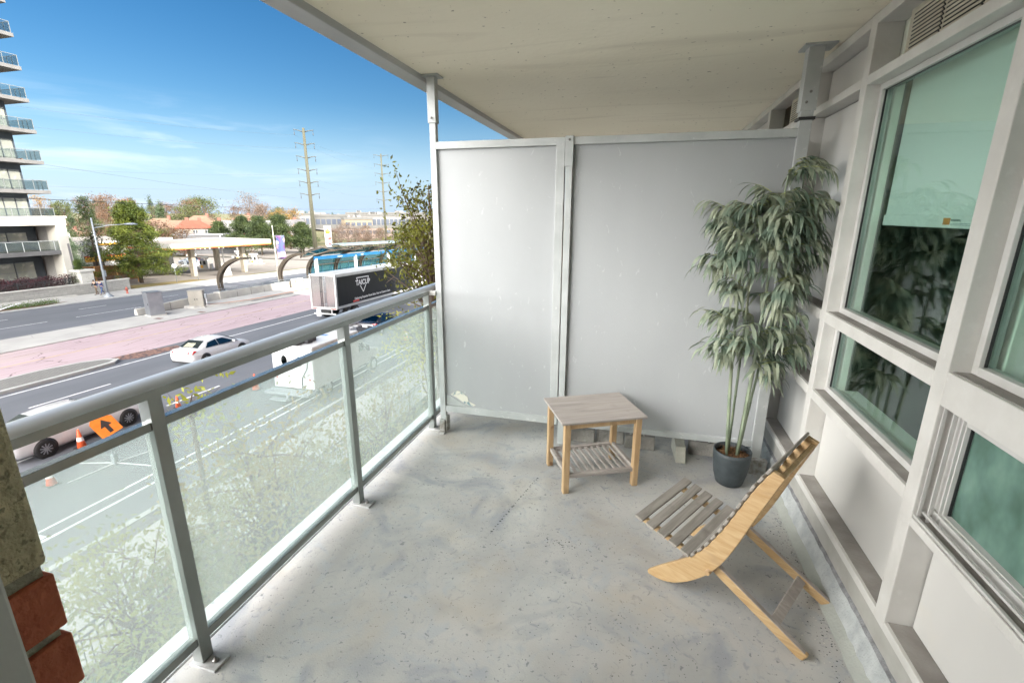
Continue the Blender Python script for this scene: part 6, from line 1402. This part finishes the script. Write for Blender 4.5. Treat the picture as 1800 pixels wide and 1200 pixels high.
# ------------------------------------------------------------------ distant trees
lmA = leafmat('far_rust', (0.133, 0.074, 0.039), (0.086, 0.051, 0.031), scale=.5, tl=.25); lmB = leafmat('far_olive', (0.087, 0.098, 0.027), (0.044, 0.055, 0.020), scale=.5, tl=.2); lmC = leafmat('far_gold', (0.234, 0.140, 0.042), (0.159, 0.094, 0.033), scale=.5, tl=.3)
lmD = leafmat('far_dark', (0.055, 0.078, 0.031), (0.027, 0.043, 0.020), scale=.5, tl=.15); lmE = leafmat('far_bare', (0.129, 0.094, 0.073), (0.086, 0.065, 0.051), scale=.5, tl=.1)
def far_proto(nm, lm, h, r_, seed, n, size, conical=False, low=.25):
    nr = np.random.default_rng(seed); t = thing(nm, None, None); nc = 26
    m = MB(); m.tube([(0, 0, -1), (0, 0, h*.6)], [.22, .1], 6)
    cs = []
    for i in range(nc):
        a = nr.uniform(0, 6.28); zz = nr.uniform(low, 1); rr = r_*((1-zz) if conical else math.sqrt(max(.05, 1-((zz-low)/(1-low)*2-1)**2)))*nr.uniform(.3, 1)
        cs.append((rr*math.cos(a), rr*math.sin(a), zz*h*.95)); m.tube([(0, 0, min(h*.5, zz*h*.6)), cs[-1]], [.08, .03], 4, cap=False)
    m.build('trunk', barkm, t); cs = np.array(cs)
    Q = cs[nr.integers(0, nc, n)]+nr.normal(0, 1, (n, 3))*np.array([r_*.24, r_*.24, h*.055]); Q[:, 2] = np.maximum(Q[:, 2], .3)
    qmesh('crown', leaves(nr, Q, size, .45), 4, lm, t); return t
kinds = [('bare_tree', lmA, 'distant rust brown bare tree among the houses and ridge trees'), ('leafy_tree', lmB, 'distant olive green tree among the houses and ridge trees'), ('golden_tree', lmC, 'distant golden orange tree among the houses and ridge trees'), ('dark_pine', lmD, 'distant dark green conifer among the houses and ridge trees'), ('grey_tree', lmE, 'distant grey brown leafless tree among the houses and ridge trees')]
pr = []
for k, (nm, lm, lab) in enumerate(kinds):
    for v in range(2): pr.append((far_proto(nm, lm, 8+v, 3.2+.4*v if k != 3 else 2.0, 60+k*3+v, 1300 if k != 3 else 1500, .42 if k != 4 else .30, conical=(k == 3), low=.2 if k != 3 else .05), lab, k))
used_ = set(); rg = random.Random(31); tl_ = []
for i in range(175):     # ridge and the gaps between the houses, west to north
    b_ = rg.uniform(38.5, 66); rr = rg.uniform(195, 360) if i % 3 else rg.uniform(150, 185)
    sc_ = rg.uniform(.75, 1.25)*(1.25 if rr > 260 else .9)
    if 41 < b_ < 50.5 and rr < 200: rr += 42
    tl_.append((b_, rr, sc_, rg.choices([0, 1, 2, 3, 4], [5, 3, 1.2, 3, 3])[0]))
for b_, rr, sc_, k in ((47.2, 255, 1.75, 1), (43.4, 250, 1.9, 4), (42.2, 262, 1.7, 4), (40.3, 235, 1.55, 2), (39.5, 240, 1.4, 2), (50.2, 160, 1.0, 0), (49.4, 150, .9, 0), (51.5, 150, 1.1, 0), (44.4, 140, .62, 4), (43.6, 138, .62, 1), (50.8, 240, 1.5, 3), (53, 150, 1.1, 1), (61.5, 130, .95, 1), (60, 128, .9, 2), (58.8, 132, 1.0, 1), (62.9, 132, .95, 1)): tl_.append((b_, rr, sc_, k))
for i in range(56):     # thin line of trees among the commercial buildings on the right
    b_ = rg.uniform(20, 38.5); rr = rg.uniform(300, 620); tl_.append((b_, rr, rg.uniform(.7, 1.15), rg.choices([0, 1, 2, 3, 4], [3, 2, .3, 2, 4])[0]))
for b_, rr, sc_, k in ((33.9, 168, 1.25, 4), (33.0, 160, 1.0, 4), (34.6, 175, .9, 4), (31.4, 172, .85, 4), (28.3, 118, 1.0, 1), (27.1, 112, 1.05, 1), (25.6, 110, 1.0, 1), (29.4, 150, .8, 4), (32.0, 210, .8, 0)): tl_.append((b_, rr, sc_, k))
for i in range(22):
    b_ = rg.uniform(28.5, 39); rr = rg.uniform(165, 235); tl_.append((b_, rr, rg.uniform(.55, .9), rg.choices([0, 1, 2, 3, 4], [3, 2, .4, 1.5, 4])[0]))
for i in range(12):
    b_ = rg.uniform(52, 60); rr = rg.uniform(110, 150); tl_.append((b_, rr, rg.uniform(.6, .9), rg.choices([0, 1, 3, 4], [3, 3, 1.5, 2])[0]))
for b_, rr, sc_, k in tl_:
    pi_ = k*2+rg.randrange(2); src, lab, kk = pr[pi_]
    if pi_ in used_: o = copytree(src)
    else: o = src; used_.add(pi_)
    x, y = ray_pt(R(b_), rr); o.location = (x, y, T(x, y)-.3); o.rotation_euler = (0, 0, rg.uniform(0, 6.28)); q = sc_*rg.uniform(.9, 1.1); o.scale = (sc_, sc_, q)
    wh = next(t for lim, t in ((63, 'at the far left beside the tower'), (60, 'above the red roofs at the left'), (57.5, 'above the station shop roof'), (54, 'behind the street lamp'), (51, 'behind the large pine'), (48.3, 'above the left end of the canopy'), (45.5, 'above the middle of the canopy'), (43, 'above the right half of the canopy'), (40.5, 'above the pines right of the canopy'),
        (38.2, 'above the banner'), (36, 'just left of the nearer tall pole'), (33.6, 'just right of the nearer tall pole'), (31, 'behind the price sign'), (28.2, 'beside the farther tall pole'), (24.5, 'behind the leafy tree by the divider'), (0, 'hidden low beside the divider')) if b_ >= lim)
    sz = 'nearer' if rr < 190 else ('mid distance' if rr < 262 else 'far off')
    lb = sz+' '+lab.split(' among')[0].replace('distant ', '')+' '+wh
    tag(o, lb, 'tree', lb.replace(' tree', ' trees'))
for k, (o, lab, kk) in enumerate(pr):
    if k not in used_:
        for c in list(o.children): bpy.data.objects.remove(c)
        bpy.data.objects.remove(o)
#TESTEND
